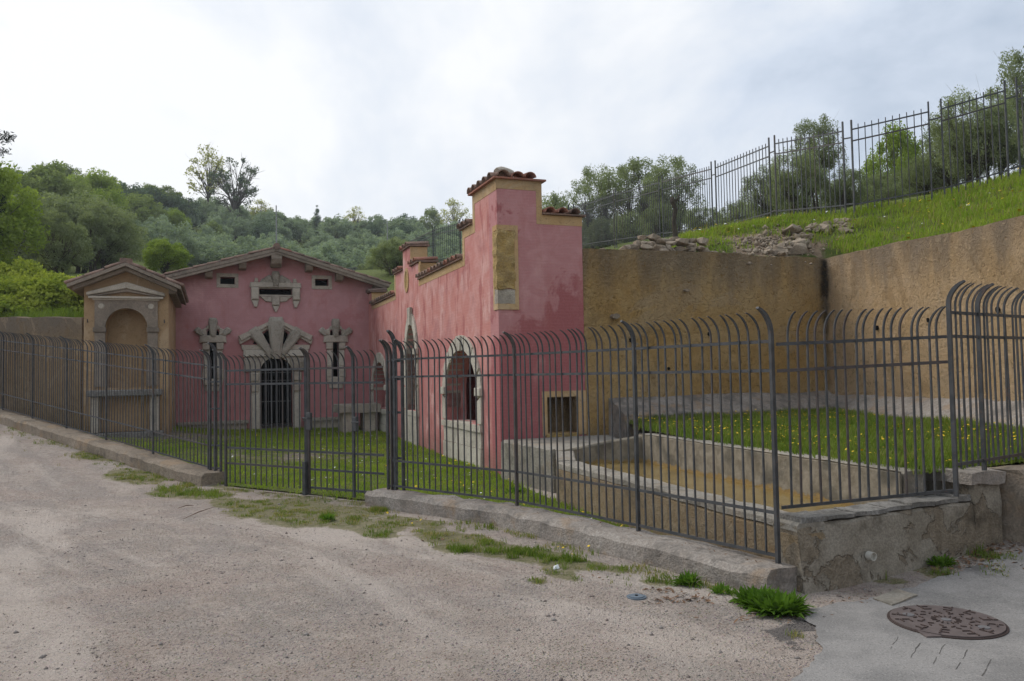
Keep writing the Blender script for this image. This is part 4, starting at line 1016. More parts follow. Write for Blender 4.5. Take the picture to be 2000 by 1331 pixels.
for sg in (-1, 1):
    q = MB(); q.boxm(MK, KC + sg * .44, KC + sg * .66, -.04, .045, 1.58, 2.82); q.build('pilaster', M_wood, shr)
    q = MB(); q.boxm(MK, KC + sg * .42, KC + sg * .69, -.04, .08, 2.825, 2.935); q.build('impost', M_wood, shr, bevel=.01)
    q = MB(); q.tube([MK(KC + sg * .52, .05, 3.42), MK(KC + sg * .52, .07, 3.42)], [.07, .055], 12); q.build('roundel', M_stone, shr)
    q = MB(); q.prism([(KC, 3.83), (KC + sg * .82, 3.655), (KC + sg * .82, 3.73), (KC, 3.98)], [], MK, -.02, .14); q.build('pediment_moulding', M_stone, shr, bevel=.015)
    q = MB(); q.prism([(KC, 3.76), (KC + sg * .70, 3.645), (KC + sg * .74, 3.652), (KC, 3.825)], [], MK, -.02, .09); q.build('pediment_moulding', M_wood, shr)
    q = MB(); q.tube([MK(KC + sg * .80, .0, 3.05), MK(KC + sg * .80, .06, 3.05), MK(KC + sg * .80, .07, 3.12)], .012, 5); q.build('iron_hook', M_iron, shr)
for z0, z1, d, w in ((3.56, 3.60, .08, .70), (3.60, 3.645, .14, .78)):
    q = MB(); q.boxm(MK, KC - w, KC + w, -.02, d, z0, z1); q.build('cornice', M_stone, shr)
roof(shr, KC, 1.17, 4.32, .44, MK, -4.0, .38, T_roof, T_roofr, .19, .36, th=.08)
for sg in (-1, 1):
    q = MB(); q.prism([(KC, 4.23), (KC + sg * 1.08, 4.23 - .44 * 1.08), (KC + sg * 1.08, 4.31 - .44 * 1.08), (KC, 4.31)], [], MK, -.02, .24); q.build('verge_moulding', M_wood, shr)
q = MB(); q.boxm(MK, KX1, KX1 + .16, -4.0, .0, 3.74, 3.83); q.build('eaves_moulding', M_wood, shr)
q = MB(); q.boxm(MK, KC - .12, KC + .12, -.02, .36, 4.41, 4.50); q.build('ridge_end', M_tile, shr, rough=(2, .02, 8))
# altar table in front of the niche and step
alt = empty('stone_altar', W(KC, KF - .3, .35), 'dark stone altar slab on pilasters below the shrine niche', 'altar')
q = MB(); q.boxm(MK, KC - .76, KC + .76, .01, .50, 1.36, 1.50); q.build('slab', M_slate, alt, bevel=.02)
for sg in (-1, 1):
    q = MB(); q.boxm(MK, KC + sg * .52, KC + sg * .70, .02, .36, .55, 1.355); q.build('leg', M_stone, alt, bevel=.01)
q = MB(); q.boxm(MK, KC - .51, KC + .51, .02, .14, .55, 1.355); q.build('panel', M_shrine, alt)
q = MB(); q.boxm(MK, KC - .80, KC + .80, .01, .75, .25, .54); q.build('step', M_slate, alt, rough=(3, .01, 5))

# ------------------------------------------------------------------ stone table by the side wall
tb = empty('stone_table', W(-.62, 9.3, .1), 'thick weathered stone table beside the pink side wall', 'table')
tc_ = gp(698, 845, .12); ta, tbb = inv(tc_.x, tc_.y)
tb.location = W(ta, tbb, .12)
def MT(s, d, z): return W(ta + s, tbb - d, z)
q = MB(); q.boxm(MT, -.60, .60, -.42, .42, .70, .93); q.build('tabletop', M_stone_rough, tb, rough=(4, .035, 5))
for x in (-.30, .30):
    q = MB(); q.boxm(MT, x - .16, x + .16, -.3, .3, .0, .70); q.build('leg', M_stone, tb, rough=(3, .02, 5))

# ------------------------------------------------------------------ basin, terrace, ledge
bas = empty('stone_basin', (2.2, 7.5, 0), 'rectangular grey concrete basin holding ochre muddy water at the fence corner', 'basin')
FL = Vector((.555, 10.55, 0)); NC = Vector((2.16, 6.14, 0)); RE = Vector((3.92, 6.86, 0)); S1 = Vector((-.155, 12.9, 0)); S2 = Vector((.60, 11.45, 0))
BR1 = Vector((1.84, 11.68, 0)); BR2 = Vector((3.236, 7.28, 0)); BR3 = Vector((3.345, 6.94, 0))
def wall_poly(name, a, b, th_side, z0, z1a, z1b, mat, th=.25, amp=.012, parent=bas, n=22, rows=6, batter=0.0):
    d = (b - a).normalized(); nrm = Vector((-d.y, d.x, 0)) * th_side
    vs = []; fs = []
    cols = 5
    for i in range(n + 1):
        p = a.lerp(b, i / n); zt = z1a + (z1b - z1a) * i / n
        ring = [(-batter * (1 - j / rows), z0 + (zt - .02 - z0) * j / rows) for j in range(rows + 1)] + [(.02 + (th - .04) * j / (cols - 1), zt) for j in range(cols)] + [(th, zt - .02 - (zt - .02 - z0) * j / rows) for j in range(rows + 1)]
        for of, z in ring:
            v = p + nrm * of; v.z = z; v += noise.noise_vector(v * 4) * amp + noise.noise_vector(v * 11) * amp * .5; vs.append(v)
    k = len(ring)
    for i in range(n):
        for j in range(k):
            x = i * k + j; y = i * k + (j + 1) % k; fs.append((x, y, y + k, x + k))
    fs.append(tuple(range(k))); fs.append(tuple(reversed(range(n * k, n * k + k))))
    q = MB(); q.add(vs, fs); return q.build(name, mat, parent)
wall_poly('front_wall', FL, NC, 1, -.2, .46, .44, M_outer, .26)
wall_poly('front_rim', FL - (NC - FL).normalized() * .0 , NC, 1, .455, .54, .52, M_basin, .27, amp=.016, rows=2)
wall_poly('near_wall', NC + (NC - RE).normalized() * .0, RE, 1, -.35, .50, .54, M_patch, .27, amp=.020, batter=.10)
wall_poly('back_wall', BR1, BR3, -1, .1, .80, .80, M_inner, .02, amp=.008)
wall_poly('back_rim', BR1 + Vector((.02, 0, 0)), BR3 + Vector((.02, 0, 0)), 1, .1, .80, .80, M_basin, .22, amp=.01)
wall_poly('left_wall', S2 + Vector((.02, .0, 0)), BR1, -1, .1, .60, .78, M_inner, .10, amp=.01)
# block at the right end, carrying the higher fence post
q = MB(); ex = (RE - NC).normalized(); ey = Vector((-ex.y, ex.x, 0))
def MBk(s, d, z): v = RE + ex * s + ey * d; return Vector((v.x, v.y, z))
q.boxm(MBk, -.02, .30, -.025, .50, -.3, .68); q.build('end_block', M_patch, bas, rough=(5, .018, 4))
q = MB(); q.boxm(MBk, -.08, .34, -.05, .55, .683, .79); q.build('block_cap', M_kerb, bas, rough=(4, .02, 5))
# edge stones along the near wall
pos_ = 0.03; Lw = (RE - NC).length
while pos_ < Lw - .1:
    l = rnd.uniform(.18, .36); l = min(l, Lw - pos_)
    q = MB(); p0 = NC + ex * pos_
    def ML(s, d, z, p0=p0): v = p0 + ex * s + ey * d; return Vector((v.x, v.y, z))
    zb = .515 + .04 * pos_ / Lw
    q.boxm(ML, .003, l - .003, rnd.uniform(-.012, .012), .24, zb, zb + rnd.uniform(.025, .05)); q.build('edge_stone', M_slate, bas, rough=(2, .012, 9)); pos_ += l
# drain pipe stub
pc = gp(1688, 1083, 0); 
dd = ray(1688, 1083); nn = -ey; t_ = (NC - CAM).dot(nn) / dd.dot(nn); dp = CAM + dd * t_ - ey * .06
q = MB(); n = 18
rg = lambda r, d: [dp - ey * d + ex * (r * math.cos(2 * math.pi * i / n)) + Vector((0, 0, r * math.sin(2 * math.pi * i / n))) for i in range(n)]
rings = [rg(.034, -.02), rg(.034, .035), rg(.029, .035), rg(.029, .005)]
q.add([v for r in rings for v in r], [(a * n + i, a * n + (i + 1) % n, (a + 1) * n + (i + 1) % n, (a + 1) * n + i) for a in range(3) for i in range(n)] + [tuple(range(3 * n, 4 * n))])
q.build('drain_pipe', M_pvc, bas)
# water
wp = [FL + Vector((.05, .03, 0)), NC + ey * .12 + ex * .06, RE + ey * .2 - ex * .1, BR3, BR1, S2 + Vector((.05, 0, 0))]
q = MB(); q.add([(p.x, p.y, .40) for p in wp], [tuple(range(6))]); o = q.build('water', M_water); tag(o, kind='structure')
# slab at the left end of the basin
q = MB(); sl = [S1, S2, Vector((1.25, 11.75, 0)), BR1 + Vector((0, .1, 0)), W(2.0, -.05, 0), W(.03, -.06, 0)]
sp_ = [(p.x, p.y) for p in sl]
q.prism(sp_, [], lambda p, d, z: Vector((p, z, d)), -.2, .60); slab = q.build('end_slab', M_basin, bas, bevel=.015, rough=None)
wall_poly('slab_face', S1 - Vector((.0, .0, 0)), S2, -1, -.2, .63, .62, M_basin, .06, amp=.012)
wall_poly('front_wall', S2, FL, 1, -.2, .60, .55, M_basin, .26)

# grass terrace
ter_poly = [tuple((BR1 + Vector((.12, .2, 0))).xy), tuple((BR3 + Vector((.12, 0, 0))).xy), tuple((RE + ex * .3 + ey * .2).xy), tuple((RE + ex * 4 + ey * .42).xy), (9, 8.9), tuple((CRN + RWD * 7.0).xy), tuple(CRN.xy), tuple(W(2.2, -.2, 0).xy), tuple(W(2.0, -1.2, 0).xy)]
def ter_h(x, y): return .80 + .05 * noise.noise((x * .5, y * .5, 0)) + .04 * sstep(9, 14, y)
ter, TP = sheet('terrace_lawn', ter_poly, ter_h, M_turf, .3, 0)
# sloping concrete ledge along the foot of the retaining walls
le = empty('concrete_ledge', W(4.5, -.3, .8), 'sloping grey concrete ledge along the foot of the ochre walls', 'ledge')
pr = [(.0, .3), (.62, .3), (.62, .95), (.60, .975), (.45, 1.05), (.3, 1.12), (.15, 1.19), (.0, 1.26)]
pth = [W(2.05, 0.01, 0), W(3.0, 0.01, 0), W(5, 0.01, 0), W(7.0, .01, 0)]
sweep('ledge_section', [(p.x, p.y, 0) for p in pth], pr, M_kerb, le, step=.15, amp=.03)
pth = [CRN, CRN + RWD * 2, CRN + RWD * 5, CRN + RWD * 9]
sweep('ledge_section', [(p.x, p.y, 0) for p in pth], [(o_ * .8, z_ - (.06 if z_ > .5 else 0)) for o_, z_ in pr], M_kerb, le, step=.15, amp=.03)
# dark low wall beyond the basin at the right edge
sweep('kerb_wall', [tuple(RE + ex * .36 + ey * .12), tuple(RE + ex * 1.5 + ey * .22), tuple(RE + ex * 4 + ey * .4)], [(-o_, z_) for o_, z_ in prof(-.30, .14, -.3, .79, .04)][::-1], M_kerb_left, amp=.035, label='dark rough low wall at the right edge beyond the basin block', cat='kerb wall')

# ------------------------------------------------------------------ iron fences with curled tips
def bar_mesh(name, z0, z1, w, d, R=.19, deg=72, taper=.35):
    n = 7; zs = z1 - R * math.sin(math.radians(deg)) - .02; path = [(0, z0, 1), (0, (z0 + zs) / 2, 1), (0, zs, 1)]
    for i in range(1, n + 1):
        a = math.radians(deg) * i / n; path.append((R * (1 - math.cos(a)), zs + R * math.sin(a), 1 if i < n - 3 else 1 - (1 - taper) * (i - n + 3) / 3))
    vs = []; fs = []
    for i, (y, z, k) in enumerate(path):
        a, b = path[max(i - 1, 0)], path[min(i + 1, len(path) - 1)]; t = Vector((0, b[0] - a[0], b[1] - a[1])).normalized(); nrm = Vector((0, t.z, -t.y))
        for sx, sn in ((-1, -1), (1, -1), (1, 1), (-1, 1)):
            vs.append(Vector((sx * w / 2, y, z)) + nrm * (sn * d / 2 * k))
    for i in range(len(path) - 1):
        for j in range(4): fs.append((i * 4 + j, i * 4 + (j + 1) % 4, i * 4 + 4 + (j + 1) % 4, i * 4 + 4 + j))
    fs += [(3, 2, 1, 0), tuple(range(len(vs) - 4, len(vs)))]
    me = bpy.data.meshes.new(name); me.from_pydata([tuple(v) for v in vs], [], fs); me.materials.append(M_iron); return me
BAR = bar_mesh('bar', .05, 1.97, .0135, .0135); POST = bar_mesh('post', .0, 2.0, .027, .036, .22, 72, .45)
GBAR = bar_mesh('gate_bar', .10, 2.08, .0135, .0135); GPOST = bar_mesh('gate_post', .0, 2.12, .036, .048, .2, 72, .5)
def put(me, name, parent, p, nrm, zoff=0):
    o = bpy.data.objects.new(name, me); C.objects.link(o); o.parent = parent
    o.location = Vector((p.x, p.y, p.z + zoff)) - wbase(parent)
    o.rotation_euler = (0, 0, math.atan2(nrm.y, nrm.x) - math.pi / 2); return o
def fence_run(parent, posts, zf, rails, outward_ref, pitch=.117, bar=BAR, post=POST, skip_first=False, skip_last=False):
    """posts: list of xy; zf(p) foot height; rails heights above the foot"""
    for i, (a, b) in enumerate(zip(posts[:-1], posts[1:])):
        d = (b - a); L_ = d.length; d = d.normalized(); nrm = Vector((-d.y, d.x, 0))
        if nrm.dot(outward_ref - a) < 0: nrm = -nrm
        if not (i == 0 and skip_first): put(post, 'post', parent, Vector((a.x, a.y, zf(a))), nrm)
        n = round(L_ / pitch)
        for k in range(1, n):
            p = a.lerp(b, k / n) + d * rnd.uniform(-.006, .006); ob = put(bar, 'bar', parent, Vector((p.x, p.y, zf(p))), nrm); ob.rotation_euler[1] = rnd.gauss(0, .006); ob.rotation_euler[0] = rnd.gauss(0, .006); ob.rotation_euler[2] += rnd.gauss(0, .10)
        for h in rails:
            q = MB(); q.beam((a.x, a.y, zf(a) + h), (b.x, b.y, zf(b) + h), .012, .026); q.build('rail', M_iron, parent)
        if i == len(posts) - 2 and not skip_last: put(post, 'post', parent, Vector((b.x, b.y, zf(b))), nrm)
CAMREF = Vector((0, 0, 0))
RAILS = (.055, .385, 1.49, 1.72)
lf = empty('iron_fence', (pL.x, pL.y, .2), 'grey iron fence on the brown kerb left of the gate, curled bars', 'fence')
lposts = [xy(pL) + LDIR * t for t in (0.12, 2.1, 4.1, 6.1, 8.1, 10.1, 12.1)]
fence_run(lf, lposts, lambda p: .2 + LSLOPE * max(0, (p - xy(pL)).dot(LDIR)), (.045, .40, 1.49, 1.72), xy(pL) - LN * 5, pitch=.122)
rf = empty('iron_fence', (pA.x, pA.y, .2), 'curved iron fence on the concrete kerb between gate and basin corner', 'fence')
fence_run(rf, [xy(pA), xy(pB), xy(pC), xy(pD)], lambda p: .2, RAILS, CAMREF, pitch=.106)
bf_ = empty('iron_fence', (pD.x, pD.y, .2), 'short iron fence panel standing across the front of the water basin', 'fence')
RB = (.06, 1.31, 1.52)
fence_run(bf_, [xy(pD) + ex * .05 + ey * .0, xy(pE) - ex * .04], lambda p: .57 + .05 * ((p - xy(pD)).length / 1.6), (.05, 1.115, 1.325), CAMREF - ex * 0 + Vector((6, -4, 0)), pitch=.087, bar=bar_mesh('bar', .05, 1.59, .0145, .0145), skip_first=True, skip_last=True)
hf = empty('iron_fence', (pE.x, pE.y, .62), 'taller iron fence panel at the right edge above the grass terrace', 'fence')
eE = xy(pE)
fdir = (ex * .97 + ey * .22).normalized()
fence_run(hf, [eE, eE + fdir * .50, eE + fdir * 2.0, eE + fdir * 4.0], lambda p: .62, (.26, 1.33, 1.53), Vector((6, -4, 0)), pitch=.092, bar=bar_mesh('bar', .22, 1.79, .0145, .0145), post=bar_mesh('post', .0, 1.80, .026, .034, .2, 72, .5))

# gate piers (clusters of posts with cross pieces) and the gate leaves
def pier(p, dirv, lab):
    nrm = Vector((-dirv.y, dirv.x, 0)); nrm = nrm if nrm.dot(CAMREF - p) > 0 else -nrm
    e = empty('gate_pier', (p.x, p.y, .18), lab, 'gate pier')
    put(GPOST, 'post', e, Vector((p.x, p.y, .2)), nrm)
    for s in (-.13, .13):
        w = p + dirv * s; put(POST, 'post', e, Vector((w.x, w.y, .2)), nrm)
    for h in (.25, .62, 1.22, 1.66, 1.90):
        a, b = p - dirv * .15, p + dirv * .15; q = MB(); q.beam((a.x, a.y, h), (b.x, b.y, h), .014, .03); q.build('cross_piece', M_iron, e)
    q = MB(); q.boxm(lambda x, y, z: p + Vector((x, y, z)), -.05, .05, -.05, .05, .18, .20); q.build('foot_plate', M_iron, e)
gL, gR = xy(gp(438, 955, 0)), xy(gp(762, 984, 0))
gd = (gR - gL).normalized()
pier(xy(pL) - LDIR * .10, gd, 'left gate pier of three iron posts on the end of the brown kerb')
pA2 = xy(pA) - (xy(pB) - xy(pA)).normalized() * .04
pier(pA2 + gd * .10, gd, 'right gate pier of three iron posts on the concrete kerb end')
gm = xy(gp(588, 972, 0)); gm = gL + gd * (gm - gL).dot(gd)
gn = Vector((-gd.y, gd.x, 0)); gn = gn if gn.dot(CAMREF - gL) > 0 else -gn
def leaf(a, b, lab, posts_at, wicket=False):
    e = empty('gate_leaf', (a.x, a.y, .04), lab, 'gate')
    L_ = (b - a).length
    n = round(L_ / .118); ps = [a + gd * t for t in posts_at]
    for p in ps: put(POST2, 'stile', e, Vector((p.x, p.y, .02)), gn)
    for k in range(1, n):
        p = a.lerp(b, k / n)
        if min((p - s).length for s in ps) < .05: continue
        put(GBAR, 'bar', e, Vector((p.x, p.y, .0)), gn)
    for h in (.13, .39, .64, 1.62, 1.83) if wicket else (.40, .64, 1.62, 1.83):
        q = MB(); q.beam((a.x, a.y, h), (b.x, b.y, h), .014, .03); q.build('rail', M_iron, e)
    return e
POST2 = bar_mesh('stile', .02, 2.12, .034, .034, .19, 72, .5)
gl = leaf(gL + gd * .02, gm - gd * .035, 'left iron gate leaf before the grated door, open lawn behind', [.02])
g2 = leaf(gm + gd * .035, gR - gd * .1, 'right iron gate leaf with lock box and wicket stile', [.0, (gR - gm).length * .56], True)
q = MB(); q.beam((gm.x, gm.y, .03), (gm.x, gm.y, 2.0), .072, .05); q.build('meeting_stile', M_iron, g2)
put(GPOST, 'stile', g2, Vector((gm.x, gm.y, .03)) , gn)
def MG(s, d, z, o=gm): v = o + gd * s + gn * d; return Vector((v.x, v.y, z))
q = MB(); q.boxm(MG, -.028, .028, .03, .075, .02, .50); q.build('drop_bolt', M_iron, g2)
q = MB(); q.boxm(MG, .03, .12, .01, .06, .95, 1.20); lb = q.build('lock_box', M_iron, g2, bevel=.006)
q = MB(); q.tube([MG(.10, .06, 1.12), MG(.10, .10, 1.12), MG(.02, .11, 1.13)], .010, 6); q.build('handle', M_iron, lb)
wk = gm + gd * ((gR - gm).length * .56 + .035)
q = MB(); q.boxm(lambda s, d, z: MG(s, d, z, wk), .0, .08, -.02, .04, .95, 1.15); lb = q.build('lock_box', M_iron, g2, bevel=.006)
q = MB(); q.tube([MG(.05, .04, 1.08, wk), MG(.05, .09, 1.08, wk), MG(.18, .09, 1.08, wk)], .010, 6); q.build('handle', M_iron, lb)

# ------------------------------------------------------------------ fence on the hillside
up = [(2075, 17.0), (2000, 16.6), (1850, 16.7), (1672, 17.7), (1520, 19.8), (1402, 22.5), (1297, 26), (1205, 29.7), (1122, 36)]
uf = empty('hill_fence', bearing(1850, 16.7).xy.to_3d() + Vector((0, 0, 5)), 'dark straight-bar iron fence climbing the bank above the ochre walls', 'fence')
def pbar(name, h, w, z0=-.05):
    q = MB(); q.boxm(lambda x, y, z: Vector((x, y, z)), -w / 2, w / 2, -w / 2, w / 2, z0, h); me = bpy.data.meshes.new(name)
    me.from_pydata(q.v, [], q.f); me.materials.append(M_iron); return me
PK = pbar('picket', 2.08, .017, .12); PP = pbar('post', 2.2, .032, -.3)
upts = []
for px, d in up: p = bearing(px, d); upts.append(Vector((p.x, p.y, hill(p.x, p.y))))
npk = 0
for a, b in zip(upts[:-1], upts[1:]):
    d = b - a; L_ = Vector((d.x, d.y, 0)).length; dn = Vector((d.x, d.y, 0)).normalized(); ang_ = math.atan2(dn.y, dn.x)
    gapd = .24
    for off in (0, gapd):
        p = a + d * (off / L_); o = link_mesh('post', PP, uf, p - wbase(uf), (0, 0, ang_))
    n = round((L_ - gapd) / .142)
    for k in range(1, n):
        p = a + d * ((gapd + (L_ - gapd) * k / n) / L_); link_mesh('picket', PK, uf, p - wbase(uf), (0, 0, ang_)); npk += 1
    for h in (.28, 1.72, 1.98):
        q = MB(); s0 = a + d * (gapd / L_); q.beam((s0.x, s0.y, s0.z + h), (b.x, b.y, b.z + h), .016, .03); q.build('rail', M_iron, uf)
    for h in (.30, 1.80):
        q = MB(); s0 = a + d * (gapd / L_); q.beam((a.x, a.y, a.z + h), (s0.x, s0.y, s0.z + h), .016, .03); q.build('cross_piece', M_iron, uf)
# its far end, behind the pink wall
far = [(1122, 36), (1000, 40), (905, 41), (850, 44), (790, 50), (740, 58), (700, 68), (655, 80)]
ff = empty('hill_fence', bearing(850, 44).xy.to_3d() + Vector((0, 0, 7.8)), 'distant dark iron fence crossing the slope behind the stepped pink wall', 'fence')
q = MB(); fpts = []
for px, d in far: p = bearing(px, d); fpts.append(Vector((p.x, p.y, hill(p.x, p.y))))
for a, b in zip(fpts[:-1], fpts[1:]):
    L_ = (b - a).length; n = max(2, round(L_ / .24))
    for k in range(1, n): p = a.lerp(b, k / n); q.beam((p.x, p.y, p.z + .1), (p.x, p.y, p.z + 2.05), .022, .022)
    for h in (.28, 1.72, 1.98):
        r_ = MB(); r_.beam((a.x, a.y, a.z + h), (b.x, b.y, b.z + h), .02, .035); r_.build('rail', M_iron, ff)
    for off in (0, .35):
        p = a.lerp(b, off / L_); r_ = MB(); r_.beam((p.x, p.y, p.z - .2), (p.x, p.y, p.z + 2.2), .06, .06); r_.build('post', M_iron, ff)
o = q.build('pickets', M_iron, ff); o['kind'] = 'stuff'

# ------------------------------------------------------------------ rubble on the bank
def rock_mesh(seed):
    r = random.Random(seed); bm = bmesh.new()
    for _ in range(15):
        v = Vector((r.uniform(-1, 1), r.uniform(-1, 1), r.uniform(-1, 1))); m = max(abs(c) for c in v); v *= r.uniform(.78, 1.0) / m; bm.verts.new(v)
    res = bmesh.ops.convex_hull(bm, input=bm.verts)
    bmesh.ops.delete(bm, geom=[g for g in res['geom_interior'] if isinstance(g, bmesh.types.BMVert)], context='VERTS')
    bmesh.ops.bevel(bm, geom=list(bm.edges), offset=.06, segments=1, affect='EDGES')
    me = bpy.data.meshes.new('stone'); bm.to_mesh(me); bm.free(); me.materials.append(M_rubble); return me
ROCK = [rock_mesh(i) for i in range(9)]
def stone_pile(name, lab, spots, sizes, flat=.6):
    c, t = on_hill(*spots[0]); e = empty(name, (c.x, c.y, hill(c.x, c.y)), lab, 'stone pile')
    for (px, py), sz in zip(spots, sizes):
        c, t = on_hill(px, py); z = hill(c.x, c.y)
        zz = CAM.z + ray(px, py).z * t
        link_mesh('stone', rnd.choice(ROCK), e, Vector((c.x, c.y, max(z, zz) + sz * .15)) - wbase(e), (rnd.uniform(-.4, .4), rnd.uniform(-.4, .4), rnd.uniform(0, 6.3)), (sz * rnd.uniform(.8, 1.3), sz * rnd.uniform(.7, 1), sz * flat * rnd.uniform(.8, 1.1)))
r5 = random.Random(5)
row = empty('stone_pile', W(3.6, .7, 3.9), 'tumbled dry stone row along the wall top, below the fence', 'stone pile')
for c_, (zc, bb, a0, a1) in enumerate(((3.93, .50, 2.25, 5.0), (4.05, .62, 2.7, 4.85), (4.17, .74, 3.1, 4.75), (4.29, .86, 3.3, 4.6))):
    a = a0
    while a < a1:
        w_ = r5.uniform(.06, .15) * (1.3 if r5.random() < .2 else 1)
        if r5.random() < .93:
            p = W(a + w_, bb + r5.uniform(-.05, .10), zc + .02 + r5.uniform(-.03, .035) - (.05 if a > 4.4 else 0))
            link_mesh('stone', r5.choice(ROCK), row, p - wbase(row), (r5.gauss(0, .16), r5.gauss(0, .16), TH + r5.gauss(0, .35) + (math.pi if r5.random() < .5 else 0)), (w_ * 1.15, r5.uniform(.09, .14), r5.uniform(.055, .09)))
        a += w_ * 1.9
sp = []; sz = []
for i in range(44):
    t = r5.random(); sp.append((1520 + 50 * t + r5.uniform(-14, 14), 503 - 42 * t + r5.uniform(-8, 6))); sz.append(r5.uniform(.05, .15))
sp += [(1548, 458), (1560, 484), (1552, 492), (1530, 498), (1500, 497)]; sz += [.22, .2, .22, .16, .12]
stone_pile('stone_pile', 'pale broken stones heaped on bare earth near the dark wall corner', sp, sz)
sp = []; sz = []
for i in range(38): sp.append((1580 + 90 * r5.random(), 452 - 14 * r5.random() + r5.uniform(-6, 8))); sz.append(r5.uniform(.05, .13))
stone_pile('stone_pile', 'loose grey stones lying in grass under the fence posts', sp, sz)
fr_ = []
for i in range(700):
    c, t = on_hill(r5.gauss(1500, 45), r5.gauss(480, 13)); fr_.append((c.x + r5.gauss(0, .1), c.y + r5.gauss(0, .15), 0))
fr_ = np.array(fr_); fr_[:, 2] = hill_np(fr_[:, :2]) + np.array([noise.noise((x * .9, y * .9, 5)) * .10 + noise.noise((x * 2.3, y * 2.3, 1)) * .05 for x, y in fr_[:, :2]]) + .005
# old vine stump standing in the rubble
c, t = on_hill(1320, 480); st = empty('vine_stump', (c.x, c.y, hill(c.x, c.y) - .1), 'crooked dark vine stump rising from the dry stone row', 'stump')
q = MB(); q.tube([c + Vector((dx, 0, hill(c.x, c.y) - .1 + dz)) for dx, dz in ((.02, 0), (0, .3), (-.03, .6), (.01, .85), (-.05, 1.02), (-.04, 1.12))], [.07, .055, .05, .045, .055, .04], 8); q.build('trunk', M_bark, st, rough=(0, .02, 9))
q = MB(); q.tube([c + Vector((dx, 0, hill(c.x, c.y) + dz)) for dx, dz in ((-.04, .9), (.06, .97), (.1, 1.06))], [.04, .025, .012], 6); q.build('branch', M_bark, st)

# ------------------------------------------------------------------ manhole, small covers
mh = gp(1848, 1213, .02); mhz = ground(mh.x, mh.y) + .012
man = empty('manhole_cover', (mh.x, mh.y, mhz), 'large round rusty manhole cover with raised pattern in the asphalt', 'manhole cover')
def disc(c, r, z0, z1, mat, name, parent, n=48, bev=0):
    q = MB(); q.add([(c.x + r * math.cos(2 * math.pi * i / n), c.y + r * math.sin(2 * math.pi * i / n), z) for z in (z0, z1) for i in range(n)], [tuple(reversed(range(n))), tuple(range(n, 2 * n))] + [(i, (i + 1) % n, n + (i + 1) % n, n + i) for i in range(n)])
    return q.build(name, mat, parent, base=(c.x, c.y, z0), bevel=bev)
disc(mh, .355, mhz - .02, mhz + .006, M_rust_dark, 'rim', man)
disc(mh, .338, mhz - .01, mhz + .014, M_rust, 'lid', man)
q = MB()
def lbar(r, a, l, w, turn):
    cx, cy = mh.x + r * math.cos(a), mh.y + r * math.sin(a); t = a + turn
    d = Vector((math.cos(t), math.sin(t), 0)) * l / 2; q.beam((cx - d.x, cy - d.y, mhz + .017), (cx + d.x, cy + d.y, mhz + .017), w, .008)
for k in range(16): lbar(.075, k * math.pi / 8, .032, .006, 0)
for k in range(14):
    a = k * 2 * math.pi / 14; lbar(.15, a, .036, .008, math.pi / 4 * (1 if k % 2 else -1)); lbar(.185, a + .12, .03, .008, -math.pi / 4 * (1 if k % 2 else -1))
for k in range(12):
    a = k * 2 * math.pi / 12
    for dr_, tn, l in ((.235, math.pi / 2, .06), (.262, .0, .045), (.29, math.pi / 2, .06), (.312, 0, .03)): lbar(dr_, a + (.09 if dr_ in (.262, .312) else 0) * (1 if k % 2 else -1), l * .85, .008, tn)
o = q.build('raised_pattern', M_rust_pat, man); o['kind'] = 'stuff'
for dx, dy in ((-.19, .12), (.15, -.17)): disc(mh + Vector((dx, dy, 0)), .036, mhz + .012, mhz + .019, M_greycap, 'plug', man, 16)
disc(mh, .03, mhz + .012, mhz + .019, M_greycap, 'plug', man, 16)
q = MB(); hx = Vector((mh.x - .235, mh.y - .25, 0)); q.boxm(lambda x, y, z: hx + Vector((x, y, z)), -.05, .045, -.05, .06, mhz - .01, mhz + .009); q.build('hinge_lug', M_rust, man)
lc = gp(1243, 1166, .01); lz = ground(lc.x, lc.y)
sc_ = empty('valve_cover', (lc.x, lc.y, lz), 'small round blue-grey iron cover set in the gravel by the kerb', 'cover')
disc(lc, .075, lz - .03, lz + .014, M_bluecap, 'rim', sc_, 28); disc(lc, .058, lz, lz + .02, M_bluecap, 'lid', sc_, 28); disc(lc, .012, lz + .01, lz + .024, M_dark, 'keyhole_shade', sc_, 10)  # dark disc on the lid paints the shade of a key opening
pp = [gp(px, py, 0) for px, py in ((1705, 1174), (1755, 1160), (1792, 1172), (1742, 1188))]
q = MB(); n = 4; q.add([(p.x, p.y, ground(p.x, p.y) + z) for z in (-.03, .022) for p in pp], [(3, 2, 1, 0), (4, 5, 6, 7)] + [(i, (i + 1) % 4, 4 + (i + 1) % 4, 4 + i) for i in range(4)])
pcv = sum((p for p in pp), Vector()) / 4
o = q.build('concrete_patch', M_basin, base=(pcv.x, pcv.y, 0), rough=(4, .006, 9)); tag(o, 'small pale square concrete patch in asphalt between basin wall and manhole', 'patch')
